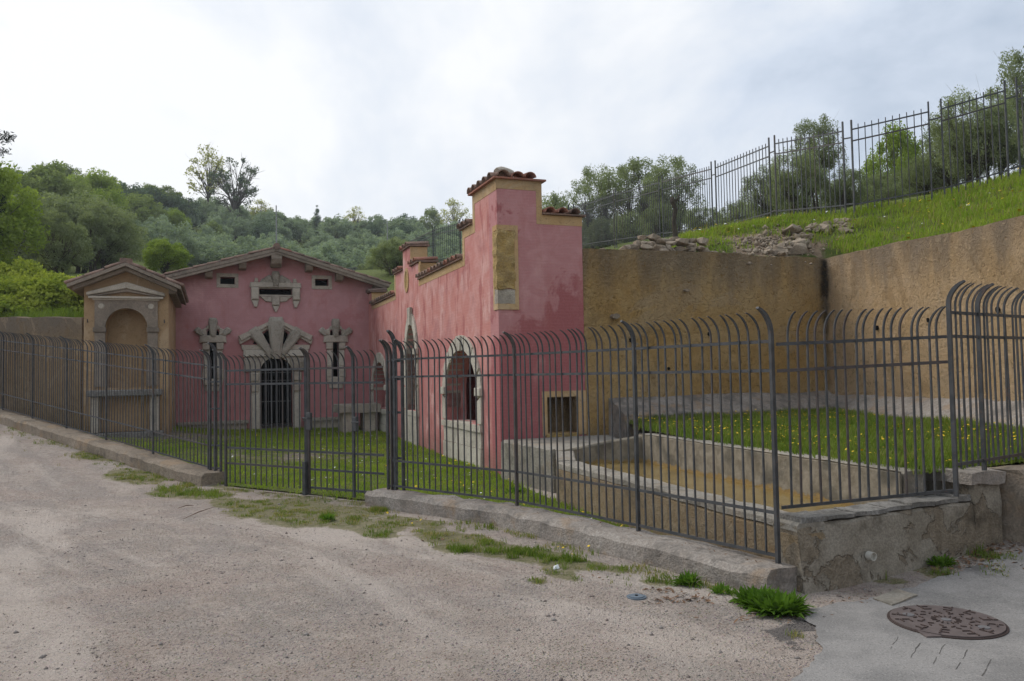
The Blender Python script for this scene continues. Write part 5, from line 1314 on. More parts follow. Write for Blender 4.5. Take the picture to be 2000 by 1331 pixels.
# five short grooves scored in the asphalt below the manhole, drawn as thin dark strips on the surface
M_crack = m_plain('crack_strip', (0.12, 0.11, 0.10), 0.95, 0.1, 0.3)
q = MB()
for x0, y0, x1, y1 in ((1755, 1245, 1738, 1268), (1800, 1252, 1778, 1285), (1845, 1260, 1822, 1297), (1890, 1270, 1868, 1308), (1938, 1283, 1918, 1322)):
    a, b = gp(x0, y0, .01), gp(x1, y1, .01); pts_ = [a.lerp(b, k / 6) + Vector((rnd.uniform(-.004, .004), rnd.uniform(-.004, .004), 0)) for k in range(7)]
    for k in rnd.sample(range(6), 5): q.beam((pts_[k].x, pts_[k].y, ground(pts_[k].x, pts_[k].y) + .012), (pts_[k + 1].x, pts_[k + 1].y, ground(pts_[k + 1].x, pts_[k + 1].y) + .012), .007 * rnd.uniform(.3, 1.1), .002)
o = q.build('asphalt_crack', M_crack); tag(o, kind='stuff')

# ------------------------------------------------------------------ grass, weeds, flowers, litter
def blades(name, P, hmin, hmax, mat, nb=7, spread=.03, width=.006, lean=.5, seed=1):
    r = np.random.RandomState(seed); P = np.asarray(P, dtype=float); n = len(P) * nb
    base = np.repeat(P, nb, 0); base[:, :2] += r.normal(0, spread, (n, 2))
    cl = np.array([.62 + .75 * (noise.noise((p[0] * 1.7, p[1] * 1.7, 3)) * .7 + noise.noise((p[0] * 5, p[1] * 5, 3)) * .5 + .45) for p in P]); h = r.uniform(hmin, hmax, n) * np.repeat(np.clip(cl, .35, 1.7), nb); az = r.uniform(0, 2 * np.pi, n); ln = r.uniform(.1, lean, n) * h
    dx, dy = np.cos(az), np.sin(az); w = width * r.uniform(.6, 1.3, n)
    v = np.zeros((n, 5, 3))
    v[:, 0] = base + np.stack([-dy * w, dx * w, -h * .05], 1); v[:, 1] = base + np.stack([dy * w, -dx * w, -h * .05], 1)
    m = base + np.stack([dx * ln * .35, dy * ln * .35, h * .6], 1)
    v[:, 2] = m + np.stack([dy * w * .8, -dx * w * .8, 0 * h], 1); v[:, 3] = m + np.stack([-dy * w * .8, dx * w * .8, 0 * h], 1)
    v[:, 4] = base + np.stack([dx * ln, dy * ln, h], 1)
    o5 = np.arange(n)[:, None] * 5
    f = np.concatenate([o5 + [0, 1, 2], o5 + [0, 2, 3], o5 + [3, 2, 4]])
    me = np_mesh(name, v.reshape(-1, 3), f, mat); o = link_mesh(name, me); tag(o, kind='stuff'); return o
def in_poly_pts(poly, n, hf, keep=None):
    b = np.array(poly); x0, y0 = b.min(0); x1, y1 = b.max(0); out_ = []
    while len(out_) < n:
        x, y = rnd.uniform(x0, x1), rnd.uniform(y0, y1)
        if inside(poly, x, y) and (keep is None or rnd.random() < keep(x, y)): out_.append((x, y, hf(x, y)))
    return out_
gv, gdry = [], []
for (cx, cy, ra, rb, hh, dn, dry) in PATCH:
    tg = tangent(cx, cy); n = int(420 * ra * rb * dn * 6) + 16
    for i in range(n):
        a, rr = rnd.uniform(0, 6.283), math.sqrt(rnd.random()); s, t = ra * rr * math.cos(a) * 1.25, rb * rr * math.sin(a) * 1.5
        x, y = cx + tg.x * s - tg.y * t, cy + tg.y * s + tg.x * t
        if noise.noise((x * 5, y * 5, 2)) + .5 * noise.noise((x * 13, y * 13, 2)) < -.05 + .35 * rr * rr: continue
        (gdry if rnd.random() < dry else gv).append((x, y, ground(x, y), hh))
for nm, lst, mt_, sd in (('grass', gv, M_grass, 3), ('dry_grass', gdry, M_grass_dry, 4)):
    
    for k, (lo, hi) in enumerate(((0, .055), (.055, 1))):
        sub = [p[:3] for p in lst if lo < p[3] <= hi]
        if sub: blades(nm, sub, .012 if k == 0 else .022, .038 if k == 0 else .075, mt_, 7, .024, .0030, 1.1, sd + 10 * k)
# sparse grass along the kerb foot
ks = []
for i in range(1500):
    k = rnd.randrange(len(FRONT) - 1); a, b = FRONT[k], FRONT[k + 1]
    d = (b - a).normalized(); nrm = Vector((d.y, -d.x, 0)); nrm = nrm if nrm.dot(-a) > 0 else -nrm
    p = a.lerp(b, rnd.random()) + nrm * (rnd.expovariate(7) + (.34 if k != 5 else -.05))
    if noise.noise((p.x * 1.3, p.y * 1.3, 8)) > -.05: ks.append((p.x, p.y, ground(p.x, p.y)))
blades('grass', ks[::2], .02, .06, M_grass, 6, .02, .003, .8, 31); blades('dry_grass', ks[1::2], .02, .06, M_grass_dry, 6, .02, .003, .8, 32)
lp = in_poly_pts(lawn_poly, 9000, ground, lambda x, y: max(.06, 1 - 1.5 * lawn_dirt(x, y)) * (1 if inv(x, y)[0] > -6 else .4))
blades('lawn_grass', lp, .035, .09, M_lawn, 7, .05, .006, .8, 6)
blades('dry_grass', in_poly_pts(lawn_poly, 2600, ground), .03, .07, M_grass_dry, 6, .05, .005, .9, 7)
blades('dry_grass', in_poly_pts(ter_poly, 1500, ter_h), .05, .16, M_grass_dry, 5, .06, .004, .9, 17)
tp = in_poly_pts(ter_poly, 7000, ter_h, lambda x, y: 1 if y < 9 or rnd.random() < .75 else .6)
blades('terrace_grass', tp, .05, .15, M_grass, 7, .05, .006, .8, 8)
bank = [(6.0, 16.7), (3.5, 15.7), (2.4, 15.4), (3.0, 20), (4.2, 26), (7, 20), (8.5, 18), (11.5, 18), (12, 12), (9.5, 9), tuple((CRN + RWD * 6 + RWN * .3).xy), tuple((CRN + RWN * .5 + UB * .4).xy)]
def hill_f(x, y): return hill(x, y) + noise.noise((x * .9, y * .9, 5)) * .10 + noise.noise((x * 2.3, y * 2.3, 1)) * .05 - .02
bx_ = np.array(in_poly_pts(bank, 9000, lambda x, y: 0)); dv = dirt_hill(bx_[:, :2]); kp_ = npr.rand(len(bx_)) > dv * 1.25
bx_ = bx_[kp_]; bx_[:, 2] = hill_np(bx_[:, :2]) + np.array([noise.noise((x * .9, y * .9, 5)) * .10 + noise.noise((x * 2.3, y * 2.3, 1)) * .05 for x, y in bx_[:, :2]]) - .02
blades('bank_grass', bx_, .06, .17, M_lawn, 7, .09, .009, .8, 9); blades('dry_grass', bx_[::4], .06, .2, M_grass_dry, 6, .12, .007, .9, 10)
def flowers(name, P, r, mat, hmin, hmax, seed):
    q = np.random.RandomState(seed); P = np.asarray(P, float); n = len(P); k = 6
    c = P.copy(); c[:, 2] += q.uniform(hmin, hmax, n); tl = q.normal(0, .35, (n, 2)); rr = r * q.uniform(.7, 1.2, n)
    v = np.zeros((n, k + 1, 3)); v[:, 0] = c; v[:, 0, 2] += rr * .3
    for i in range(k):
        a = 2 * np.pi * i / k; x, y = rr * np.cos(a), rr * np.sin(a); v[:, i + 1] = c + np.stack([x, y, x * tl[:, 0] + y * tl[:, 1]], 1)
    o_ = np.arange(n)[:, None] * (k + 1); f = np.concatenate([o_ + [0, 1 + i, 1 + (i + 1) % k] for i in range(k)])
    o = link_mesh(name, np_mesh(name, v.reshape(-1, 3), f, mat)); tag(o, kind='stuff')
flowers('dandelions', in_poly_pts(ter_poly, 1000, ter_h, lambda x, y: max(.05, min(1, .35 + 1.5 * noise.noise((x * .8, y * .8, 0))))), .0125, M_flower_y, .06, .14, 1)
flowers('daisies', in_poly_pts(lawn_poly, 160, ground, lambda x, y: 1 if inv(x, y)[0] > -3.5 else .15), .014, M_flower_w, .06, .10, 2)
flowers('dandelions', in_poly_pts(lawn_poly, 60, ground, lambda x, y: 1 if x > -1.5 else .1), .02, M_flower_y, .06, .10, 3)
flowers('dandelions', [(x, y, z) for x, y, z in bx_[::60]], .03, M_flower_y, .12, .22, 4); flowers('daisies', [(x, y, z) for x, y, z in bx_[::90]], .03, M_flower_w, .12, .2, 5)
kf = []
for px, py in ((757, 1000), (805, 1017), (822, 1014), (1090, 1063), (1100, 1065), (1150, 1066), (1118, 1082), (1448, 1134), (1833, 1088)): p = gp(px, py + 16, .0); kf.append((p.x, p.y, ground(p.x, p.y)))
flowers('dandelions', kf, .012, M_flower_y, .05, .09, 6)
c, t = on_hill(1463, 440); pop = empty('poppy', (c.x, c.y, hill(c.x, c.y)), 'single red poppy flowering in the grass at the fence foot', 'flower')
z0 = hill(c.x, c.y); q = MB(); q.tube([c + Vector((0, 0, z0)), c + Vector((.02, 0, z0 + .2)), c + Vector((.0, 0, z0 + .36))], .008, 5); q.build('stem', M_grass, pop)
q = MB(); q.add([c + Vector((0, 0, z0 + .35))] + [c + Vector((.075 * math.cos(i * .785), .075 * math.sin(i * .785), z0 + .40 + .02 * (i % 2))) for i in range(8)], [(0, 1 + i, 1 + (i + 1) % 8) for i in range(8)]); q.build('petals', M_flower_r, pop)
# leafy weeds at the foot of the kerb: each clump its own plant
def weed(px, py, r_, h, n, lab, dandel=False):
    p = gp(px, py, 0); z = ground(p.x, p.y); r = np.random.RandomState(int(px)); 
    az = r.uniform(0, 2 * np.pi, n); rr = r_ * np.sqrt(r.rand(n)) * .6; bs = np.stack([p.x + rr * np.cos(az), p.y + rr * np.sin(az) * .8, np.full(n, z)], 1)
    l = h * r.uniform(.6, 1.15, n); a2 = az + r.normal(0, .6, n); el = r.uniform(.2, 1.35, n); w = .017 * r.uniform(.5, 1.3, n) * (h / .16)
    d = np.stack([np.cos(a2) * np.cos(el), np.sin(a2) * np.cos(el), np.sin(el)], 1); s = np.stack([-np.sin(a2), np.cos(a2), 0 * a2], 1)
    v = np.zeros((n, 6, 3)); mid = bs + d * (l * .55)[:, None]; tip = bs + d * l[:, None]; tip[:, 2] -= l * r.uniform(.05, .32, n)
    v[:, 0] = bs - s * (w * .4)[:, None]; v[:, 1] = bs + s * (w * .4)[:, None]; v[:, 2] = mid + s * w[:, None]; v[:, 3] = mid - s * w[:, None]; v[:, 4] = tip; v[:, 5] = mid; v[:, 5, 2] -= w * .5
    o_ = np.arange(n)[:, None] * 6; f = np.concatenate([o_ + [0, 1, 5], o_ + [1, 2, 5], o_ + [0, 5, 3], o_ + [5, 2, 4], o_ + [3, 5, 4]])
    v = v.reshape(-1, 3) - np.array([p.x, p.y, z]); o = link_mesh('weed', np_mesh('weed', v, f, M_weed), None, (p.x, p.y, z)); tag(o, lab, 'plant')
weed(1520, 1195, .22, .17, 420, 'lush broad clump of green weeds at the basin corner'); weed(1475, 1180, .16, .15, 200, 'green weed clump joining the lush one on its left side')
weed(1345, 1142, .08, .13, 110, 'compact round bright weed below the kerb between gravel and wall'); weed(1410, 1158, .10, .08, 90, 'low flat weed between the round weed and the corner clump')
weed(1950, 1075, .10, .14, 80, 'dark weed at the foot of the basin end block'); weed(1005, 965, .12, .16, 60, 'broad leaved weed behind the fence near the pink corner'); weed(1840, 1125, .10, .12, 90, 'weed tuft under the basin wall left of the dry leaves')
weed(640, 1016, .08, .10, 90, 'small dark green tuft standing alone before the gate')
def flat_bits(name, P, size, mat, seed, curl=.5):
    r = np.random.RandomState(seed); P = np.asarray(P, float); n = len(P); az = r.uniform(0, 6.28, n); l = size * r.uniform(.6, 1.3, n); w = l * r.uniform(.3, .55, n)
    d = np.stack([np.cos(az), np.sin(az), r.normal(0, .25, n)], 1); s = np.stack([-np.sin(az), np.cos(az), r.normal(0, .25, n)], 1); up_ = r.uniform(.1, curl, n) * w
    v = np.zeros((n, 6, 3)); c = P + np.array([0, 0, .012]); v[:, 0] = c - d * l[:, None]; v[:, 1] = c + s * w[:, None] - d * (l * .2)[:, None]; v[:, 2] = c + s * (w * .7)[:, None] + d * (l * .5)[:, None]; v[:, 3] = c + d * l[:, None]; v[:, 4] = c - s * w[:, None]; v[:, 5] = c
    v[:, 1, 2] += up_; v[:, 2, 2] += up_; v[:, 4, 2] += up_; v[:, 3, 2] += up_ * .5
    o_ = np.arange(n)[:, None] * 6; f = np.concatenate([o_ + [0, 5, 1], o_ + [1, 5, 2], o_ + [2, 5, 3], o_ + [3, 5, 4], o_ + [4, 5, 0]])
    o = link_mesh(name, np_mesh(name, v.reshape(-1, 3), f, mat)); tag(o, kind='stuff')
dl = []
def strew(px, py, r, n, s2=.6):
    c = gp(px, py, .03)
    for i in range(n):
        x, y = c.x + rnd.gauss(0, r), c.y + rnd.gauss(0, r * s2); dl.append((x, y, ground(x, y)))
strew(1900, 1115, .16, 90); strew(1960, 1100, .18, 110); strew(1850, 1128, .12, 30); strew(1680, 1170, .08, 12); strew(1330, 1165, .16, 60, .4); strew(1300, 1150, .1, 30); strew(1470, 1200, .2, 25, .4); strew(1200, 1120, .15, 15); strew(880, 1050, .3, 20, .4); strew(690, 1010, .5, 25, .4)
flat_bits('dead_leaves', dl, .022, M_deadleaf, 4)
tl_ = []
for k in range(260):
    s = rnd.random(); i = rnd.randrange(3); a, b = ([xy(pA), xy(pB), xy(pC)][i], [xy(pB), xy(pC), xy(pD)][i]); p = a.lerp(b, s); d = (b - a).normalized(); nn_ = Vector((d.y, -d.x, 0)); nn_ = nn_ if nn_.dot(-p) > 0 else -nn_
    p = p + nn_ * rnd.uniform(-.05, .2); tl_.append((p.x, p.y, .20))
flat_bits('dead_leaves', tl_, .011, M_deadleaf, 5)
# loose pebbles
def pebbles(P, S, seed, mat, name='pebbles'):
    r = np.random.RandomState(seed); P = np.asarray(P, float); n = len(P)
    oc = np.array([(1, 0, 0), (0, 1, 0), (-1, 0, 0), (0, -1, 0), (0, 0, .8), (0, 0, -.6)], float); fc = np.array([(0, 1, 4), (1, 2, 4), (2, 3, 4), (3, 0, 4), (1, 0, 5), (2, 1, 5), (3, 2, 5), (0, 3, 5)])
    sc3 = S[:, None] * r.uniform(.6, 1.2, (n, 3)); az = r.uniform(0, 6.28, n); v = oc[None] * sc3[:, None] * r.uniform(.75, 1.2, (n, 6, 1))
    ca, sa = np.cos(az)[:, None], np.sin(az)[:, None]; x = v[:, :, 0] * ca - v[:, :, 1] * sa; y = v[:, :, 0] * sa + v[:, :, 1] * ca; v = np.stack([x, y, v[:, :, 2]], 2) + P[:, None]
    f = (np.arange(n)[:, None, None] * 6 + fc[None]).reshape(-1, 3); o = link_mesh(name, np_mesh(name, v.reshape(-1, 3), f, mat)); tag(o, kind='stuff')
M_peb = m_stone('pebble', (0.24, 0.20, 0.175), (0.44, 0.40, 0.36), (0.15, 0.13, 0.115), sc=14, bs=.3)
M_pebd = m_stone('pebble_dark', (0.24, 0.19, 0.165), (0.35, 0.29, 0.255), (0.17, 0.14, 0.12), sc=14, bs=.3)
pebbles(fr_, np.random.RandomState(3).gamma(2, .014, len(fr_)) + .008, 7, M_rubble, 'stone_fragments')
for mt_, nn_, sd in ((M_peb, 14000, 1), (M_pebd, 6500, 2)):
    pp_ = []; ss_ = []
    r = random.Random(sd)
    while len(pp_) < nn_:
        y = 2.2 + 15 * r.random() ** 1.7; x = r.uniform(-.72, .72) * (y + 1)
        z = ground(x, y)
        d = Vector((x, y, 0)) - xy(pL)
        if d.dot(LN) > -.4 and x < -4.4: continue
        if x > -4.4 and inside(lawn_poly, x, y): continue
        if y > 13 - 0 and x > -5: continue
        if inside([(p.x, p.y) for p in (FL, NC, RE, BR3, BR1)], x, y) or (x > 3.2 and y > 6.6): continue
        k = noise.noise((x * .9, y * .9, 4))
        if r.random() > .55 + k: continue
        if inside(asph_poly, x, y) and r.random() < .85: continue
        pp_.append((x, y, z + relief(x, y) * wear(x, y) + .002)); ss_.append(min(.011, .0025 + r.expovariate(520)))
    pebbles(pp_, np.array(ss_), sd, mt_)
    pebbles(pp_[::60], np.random.RandomState(sd).uniform(.010, .024, len(pp_[::60])), sd + 5, mt_, 'loose_stones')
M_twig = m_plain('dry_twig', (0.20, 0.14, 0.10), 0.9, 0.2, 0.3)
def litter(name, pts_, rads, mat, lab, cat):
    q = MB(); q.tube(pts_, rads, 5); o = q.build(name, mat, base=pts_[0]); tag(o, lab, cat)
for i, (x0, y0, x1, y1, lab) in enumerate(((358, 1014, 420, 990, 'thin bent twig on the gravel in front of the kerb end'), (348, 993, 378, 988, 'short reddish twig on the grass edge left of the gate'), (505, 966, 540, 964, 'brown piece of bark lying under the left gate leaf'))):
    a, b = gp(x0, y0, .02), gp(x1, y1, .02); litter('twig', [a, a.lerp(b, .4) + Vector((.02, .02, .02)), b], [.003, .007, .003], M_twig, lab, 'twig')
a = gp(1086, 1112, .01); q = MB(); q.add([a + Vector(v) for v in ((-.025, -.02, 0), (.03, -.015, .01), (.02, .03, .035), (-.02, .025, .02), (0, 0, .03))], [(0, 1, 4), (1, 2, 4), (2, 3, 4), (3, 0, 4)]); o = q.build('paper_scrap', M_paper, base=a); tag(o, 'tiny white crumpled paper scrap at the edge of the grass', 'litter')

# ------------------------------------------------------------------ trees
def leaf_cloud(centres, rads, per, l, w, r, droop=.0, flat=1.0):
    n = len(centres) * per; c = np.repeat(centres, per, 0); rr = np.repeat(rads, per)
    g = r.normal(0, 1, (n, 3)); g /= np.linalg.norm(g, axis=1)[:, None]; p = c + g * (rr * r.rand(n) ** .45)[:, None] * np.array([1, 1, flat])
    d = r.normal(0, 1, (n, 3)); d[:, 2] -= droop; d /= np.linalg.norm(d, axis=1)[:, None]
    s = np.cross(d, r.normal(0, 1, (n, 3))); s /= np.linalg.norm(s, axis=1)[:, None]
    ll = (l * r.uniform(.6, 1.3, n))[:, None]; ww = (w * r.uniform(.6, 1.3, n))[:, None]
    v = np.stack([p - d * ll / 2, p + s * ww / 2, p + d * ll / 2, p - s * ww / 2], 1).reshape(-1, 3)
    return v, np.arange(n * 4).reshape(-1, 4)
def make_tree(seed, H, trunk_h, rx, ry_top, n_cl, per, l, w, cl_r, mat, trunk_r=.16, limb_r=.05, droop=.2, stems=1, top_bias=.0, bare=0, shell=.5):
    r = np.random.RandomState(seed); cen = []
    cz = trunk_h + (H - trunk_h) * .5; hz_ = (H - trunk_h) * .5
    while len(cen) < n_cl:
        g = r.uniform(-1, 1, 3); k = np.linalg.norm(g)
        if k > 1 or k < shell * r.rand(): continue
        wz = 1 - .35 * max(0, g[2]) ** 2
        cen.append((g[0] * rx * wz, g[1] * rx * wz, cz + g[2] * hz_ * (.95 + .1 * r.rand()) + top_bias))
    cen = np.array(cen); rads = cl_r * r.uniform(.65, 1.25, n_cl)
    q = MB(); tops = []
    for s in range(stems):
        bx0 = Vector((r.uniform(-.25, .25) * (stems > 1), r.uniform(-.25, .25) * (stems > 1), -.3)); tp_ = Vector((bx0.x * 2.4 + r.uniform(-.15, .15), bx0.y * 2.4 + r.uniform(-.15, .15), trunk_h))
        md = bx0.lerp(tp_, .5) + Vector((r.uniform(-.1, .1), r.uniform(-.1, .1), 0)); q.tube([bx0, md, tp_, tp_ + Vector((r.uniform(-.2, .2), r.uniform(-.2, .2), hz_ * .7))], [trunk_r * 1.3, trunk_r, trunk_r * .8, trunk_r * .4], 7); tops.append(tp_)
    for c in cen:
        t0 = min(tops, key=lambda t: (t - Vector(c)).length); a = t0 + Vector((0, 0, r.uniform(-.1, .45) * hz_)); b = Vector(c); m1 = a.lerp(b, .5) + Vector((r.normal(0, .12), r.normal(0, .12), r.normal(.1, .12))) * (rx / 2)
        q.tube([a, m1, b], [limb_r, limb_r * .55, limb_r * .18], 4, False)
        if bare:
            for k in range(bare):
                e2 = b + Vector(r.normal(0, 1, 3)) * cl_r * 1.0; q.tube([m1.lerp(b, r.rand()), e2], [limb_r * .22, limb_r * .08], 3, False)
    tm = bpy.data.meshes.new('trunk'); tm.from_pydata(q.v, [], q.f); tm.materials.append(M_bark)
    v, f = leaf_cloud(cen, rads, per, l, w, r, droop)
    return tm, np_mesh('crown', v, f, mat), H
NEAR_OLIVE = [make_tree(20 + i, 4.6, .7, 2.2, 0, 120, 170, .13, .042, .42, M_olive, .13, .032, .2, 2 + i % 2, bare=2, shell=.35) for i in range(4)]
THIN_OLIVE = [make_tree(30 + i, 5.2, 1.5, 1.7, 0, 75, 150, .14, .045, .36, M_olive, .09, .026, .2, 2, bare=2) for i in range(2)]
MID_OLIVE = [make_tree(40 + i, 4.8, .5, 2.5, 0, 95, 130, .22, .075, .55, M_olive, .12, .035, .2, 3, bare=1, shell=.35) for i in range(3)]
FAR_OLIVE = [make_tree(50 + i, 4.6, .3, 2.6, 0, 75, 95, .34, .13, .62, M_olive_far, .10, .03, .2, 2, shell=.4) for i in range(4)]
BROAD = [make_tree(60 + i, 7, 1.0, 2.9, 0, 100, 120, .28, .15, .7, M_leaf_green, .14, .04, .3, 1, shell=.4) for i in range(2)]
LIME = [make_tree(70 + i, 5, .5, 2.3, 0, 110, 170, .17, .085, .5, M_leaf_lime, .10, .03, .3, 1, shell=.4) for i in range(2)]
YELLOW = [make_tree(80 + i, 8, 2.8, 2.2, 0, 46, 26, .30, .15, .55, M_leaf_yellow, .15, .05, .2, 1, bare=3, shell=.7) for i in range(2)]
DARK = [make_tree(90 + i, 6, .6, 2.4, 0, 90, 80, .26, .13, .6, M_leaf_dark, .16, .05, .2, 1) for i in range(2)]
IVYT = make_tree(101, 8, 2.0, 2.6, 0, 40, 45, .24, .14, .42, M_ivy, .26, .10, .2, 1, bare=9, shell=.9)
CYP = make_tree(111, 6, .3, .62, 0, 60, 70, .20, .06, .32, M_leaf_dark, .12, .02, -1.2, 1)
def plant_tree(kind, px, depth, top, name, lab, cat='tree', group=None, wid=1.0, z=None, rot_=None):
    tm, cm, H = kind; p = bearing(px, depth); g = hill(p.x, p.y) if z is None else z
    tz = CAM.z + ray(px, top).z * depth; s = max(.35, (tz - g) / H)
    e = empty(name, (p.x, p.y, g), lab, cat, group); e.rotation_euler = (0, 0, rnd.uniform(0, 6.28) if rot_ is None else rot_); e.scale = (s * wid, s * wid, s)
    link_mesh('trunk', tm, e); link_mesh('crown', cm, e); return e
# grove on the far hill: even cover, each tree its own object
GL = 'grey-green olive tree in the grove covering the far hillside'; GG = 'olive trees in the far grove'
cnt = 0; taken = []
r9 = random.Random(9)
for tries in range(9000):
    px = r9.uniform(-10, 1010); d = 34 + 138 * r9.random() ** .72; p = bearing(px, d)
    if hill(p.x, p.y) < 2: continue
    if px > 225 and d < 68: continue
    sp_min = (2.9 + d * .014) if d > 68 else 5.0
    if any((p.x - x) ** 2 + (p.y - y) ** 2 < sp_min ** 2 for x, y in taken): continue
        # keep the slope in front of the distant fence clear
    if px > 640 and d < float(np.interp(px, (640, 655, 700, 740, 790, 850, 905, 1010), (84, 83, 71, 61, 53, 47, 44, 43))): continue
    taken.append((p.x, p.y)); cnt += 1
    k = r9.random()
    if px < 420 and d > 68 and k < .17: kind, nm, lab, grp, hh = r9.choice(BROAD), 'broadleaf_tree', 'mid green broadleaf tree among the olives on the left slope', 'broadleaf trees on the left slope', r9.uniform(3.8, 5.5)
    elif k < .05 and d > 70: kind, nm, lab, grp, hh = r9.choice(DARK), 'evergreen_tree', 'dark evergreen tree among olives on the far hillside', 'evergreen trees on the far hill', r9.uniform(3.5, 4.8)
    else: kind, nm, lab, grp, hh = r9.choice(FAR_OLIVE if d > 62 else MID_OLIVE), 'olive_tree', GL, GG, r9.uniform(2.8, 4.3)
    zx = 'above the left wall' if px < 160 else 'behind the shrine roof' if px < 345 else 'over the left house eaves' if px < 540 else 'over the right house eaves' if px < 760 else 'beyond the stepped pink wall'
    zd = ('low on the hill' if d < 75 else 'half way up the hill' if d < 120 else 'near the skyline')
    lab = {'olive_tree': 'grey-green olive tree', 'broadleaf_tree': 'mid green broadleaf tree', 'evergreen_tree': 'dark evergreen tree'}[nm] + ' ' + zd + ', ' + zx; grp = {'olive_tree': 'olives', 'broadleaf_tree': 'broadleaf trees', 'evergreen_tree': 'evergreens'}[nm] + ' ' + zd + ' ' + zx
    g = hill(p.x, p.y); s = hh / kind[2]; w_ = r9.uniform(.95, 1.25) * (1 if kind is not None else 1)
    e = empty(nm, (p.x, p.y, g), lab, 'tree', grp); e.rotation_euler = (0, 0, r9.uniform(0, 6.28)); e.scale = (s * w_, s * w_, s)
    link_mesh('trunk', kind[0], e); link_mesh('crown', kind[1], e)
    if cnt >= 345: break
print('grove', cnt)
plant_tree(YELLOW[0], 404, 112, 288, 'sparse_tree', 'tall sparse yellowish tree on the skyline left of the ivy tree', wid=.95)
plant_tree(IVYT, 462, 110, 300, 'ivy_tree', 'ivy wrapped bare-twigged tree standing high on the skyline', wid=1.0)
plant_tree(YELLOW[1], 510, 118, 393, 'small_tree', 'pale yellowish low tree right of the ivy tree', wid=1.6)
plant_tree(CYP, 620, 130, 402, 'cypress_tree', 'slim dark cypress on the skyline above the pink house')
plant_tree(YELLOW[0], 695, 130, 404, 'sparse_tree', 'pale sparse tree on the skyline right of the cypress', wid=1.2)
plant_tree(IVYT, 715, 128, 432, 'ivy_tree', 'small ivy clad tree at the foot of the pale skyline tree', wid=.8)
plant_tree(DARK[0], 793, 150, 418, 'evergreen_tree', 'round dark evergreen on the skyline right of the middle', wid=1.1)
plant_tree(BROAD[1], 845, 150, 408, 'skyline_tree', 'green skyline tree between the round evergreen and the airy tree', wid=.8)
plant_tree(YELLOW[1], 888, 145, 392, 'airy_tree', 'airy pale tree on the skyline just left of the tower', wid=1.3)
plant_tree(LIME[0], 182, 72, 338, 'bright_tree', 'bright green tree high on the left skyline', wid=1.0)
plant_tree(BROAD[0], 95, 62, 322, 'leafy_tree', 'feathery green tree topping the left hill', wid=1.1)
plant_tree(BROAD[1], 40, 60, 335, 'leafy_tree', 'leafy tree beside the left picture edge below the dark conifer', wid=1.0)
plant_tree(DARK[1], 240, 92, 358, 'evergreen_tree', 'dark evergreen on the left skyline beside the bright tree', wid=1.5)
plant_tree(DARK[0], 300, 98, 366, 'evergreen_tree', 'wide dark evergreen on the skyline left of the sparse tree', wid=1.5)
plant_tree(DARK[1], 355, 100, 385, 'evergreen_tree', 'low dark evergreen below the sparse yellowish tree', wid=1.5)
plant_tree(LIME[1], 342, 90, 410, 'lime_tree', 'lime green tree shining among the grey olives', wid=.85)
plant_tree(LIME[0], 322, 36, 497, 'lime_bush', 'yellow-green bush behind the shrine roof', wid=1.3)
for i, (px, d, tp_, w_) in enumerate(((70, 38, 392, 1.0), (150, 40, 380, 1.15), (205, 42, 398, 1.0), (110, 33, 420, .9))):
    plant_tree(MID_OLIVE[i % 3], px, d, tp_, 'olive_tree', ['big many-stemmed olive tree nearest the left picture edge, above the bramble mounds', 'tallest big many-stemmed olive tree above the left eave of the shrine', 'big many-stemmed olive tree just above the shrine ridge', 'lowest big many-stemmed olive tree in front, above the right bramble mound'][i], 'tree', 'big olives above the shrine', wid=w_)
plant_tree(LIME[1], -62, 30, 300, 'lime_tree', 'vivid green leafy tree cut by the left picture edge', wid=1.0)
# conifer reaching in at the left edge
def conifer():
    p = bearing(-48, 24); g = hill(p.x, p.y); e = empty('conifer_tree', (p.x, p.y, g), 'dark conifer whose branch pokes in at the left picture edge', 'tree')
    r = np.random.RandomState(3); q = MB(); q.tube([p.xy.to_3d() + Vector((0, 0, g - .3)), p.xy.to_3d() + Vector((0, 0, g + 7.5))], [.2, .02], 7); q.build('trunk', M_bark, e)
    cs = []
    for z in np.arange(1.6, 7.5, .24):
        for k in range(6):
            a = r.uniform(0, 6.28); L_ = .66 * r.uniform(.6, 1.0) * min(1, (7.7 - z) / 2.6)
            for t in np.linspace(.25, 1, 4): cs.append((math.cos(a) * L_ * t, math.sin(a) * L_ * t, z - .25 * t))
    zc = CAM.z + ray(0, 275).z * 24 - g; cs = [c for c in cs]
    for t in np.linspace(.2, 1.0, 6): cs += [(1.05 * t, -.1, zc - .1 + .12 * t), (.95 * t, .1, zc + .35 - .2 * t), (.9 * t, 0, zc - .35)]
    cs = np.array(cs); v, f = leaf_cloud(cs, np.full(len(cs), .17), 34, .13, .03, r); link_mesh('crown', np_mesh('crown', v, f, M_leaf_pine), e)
conifer()
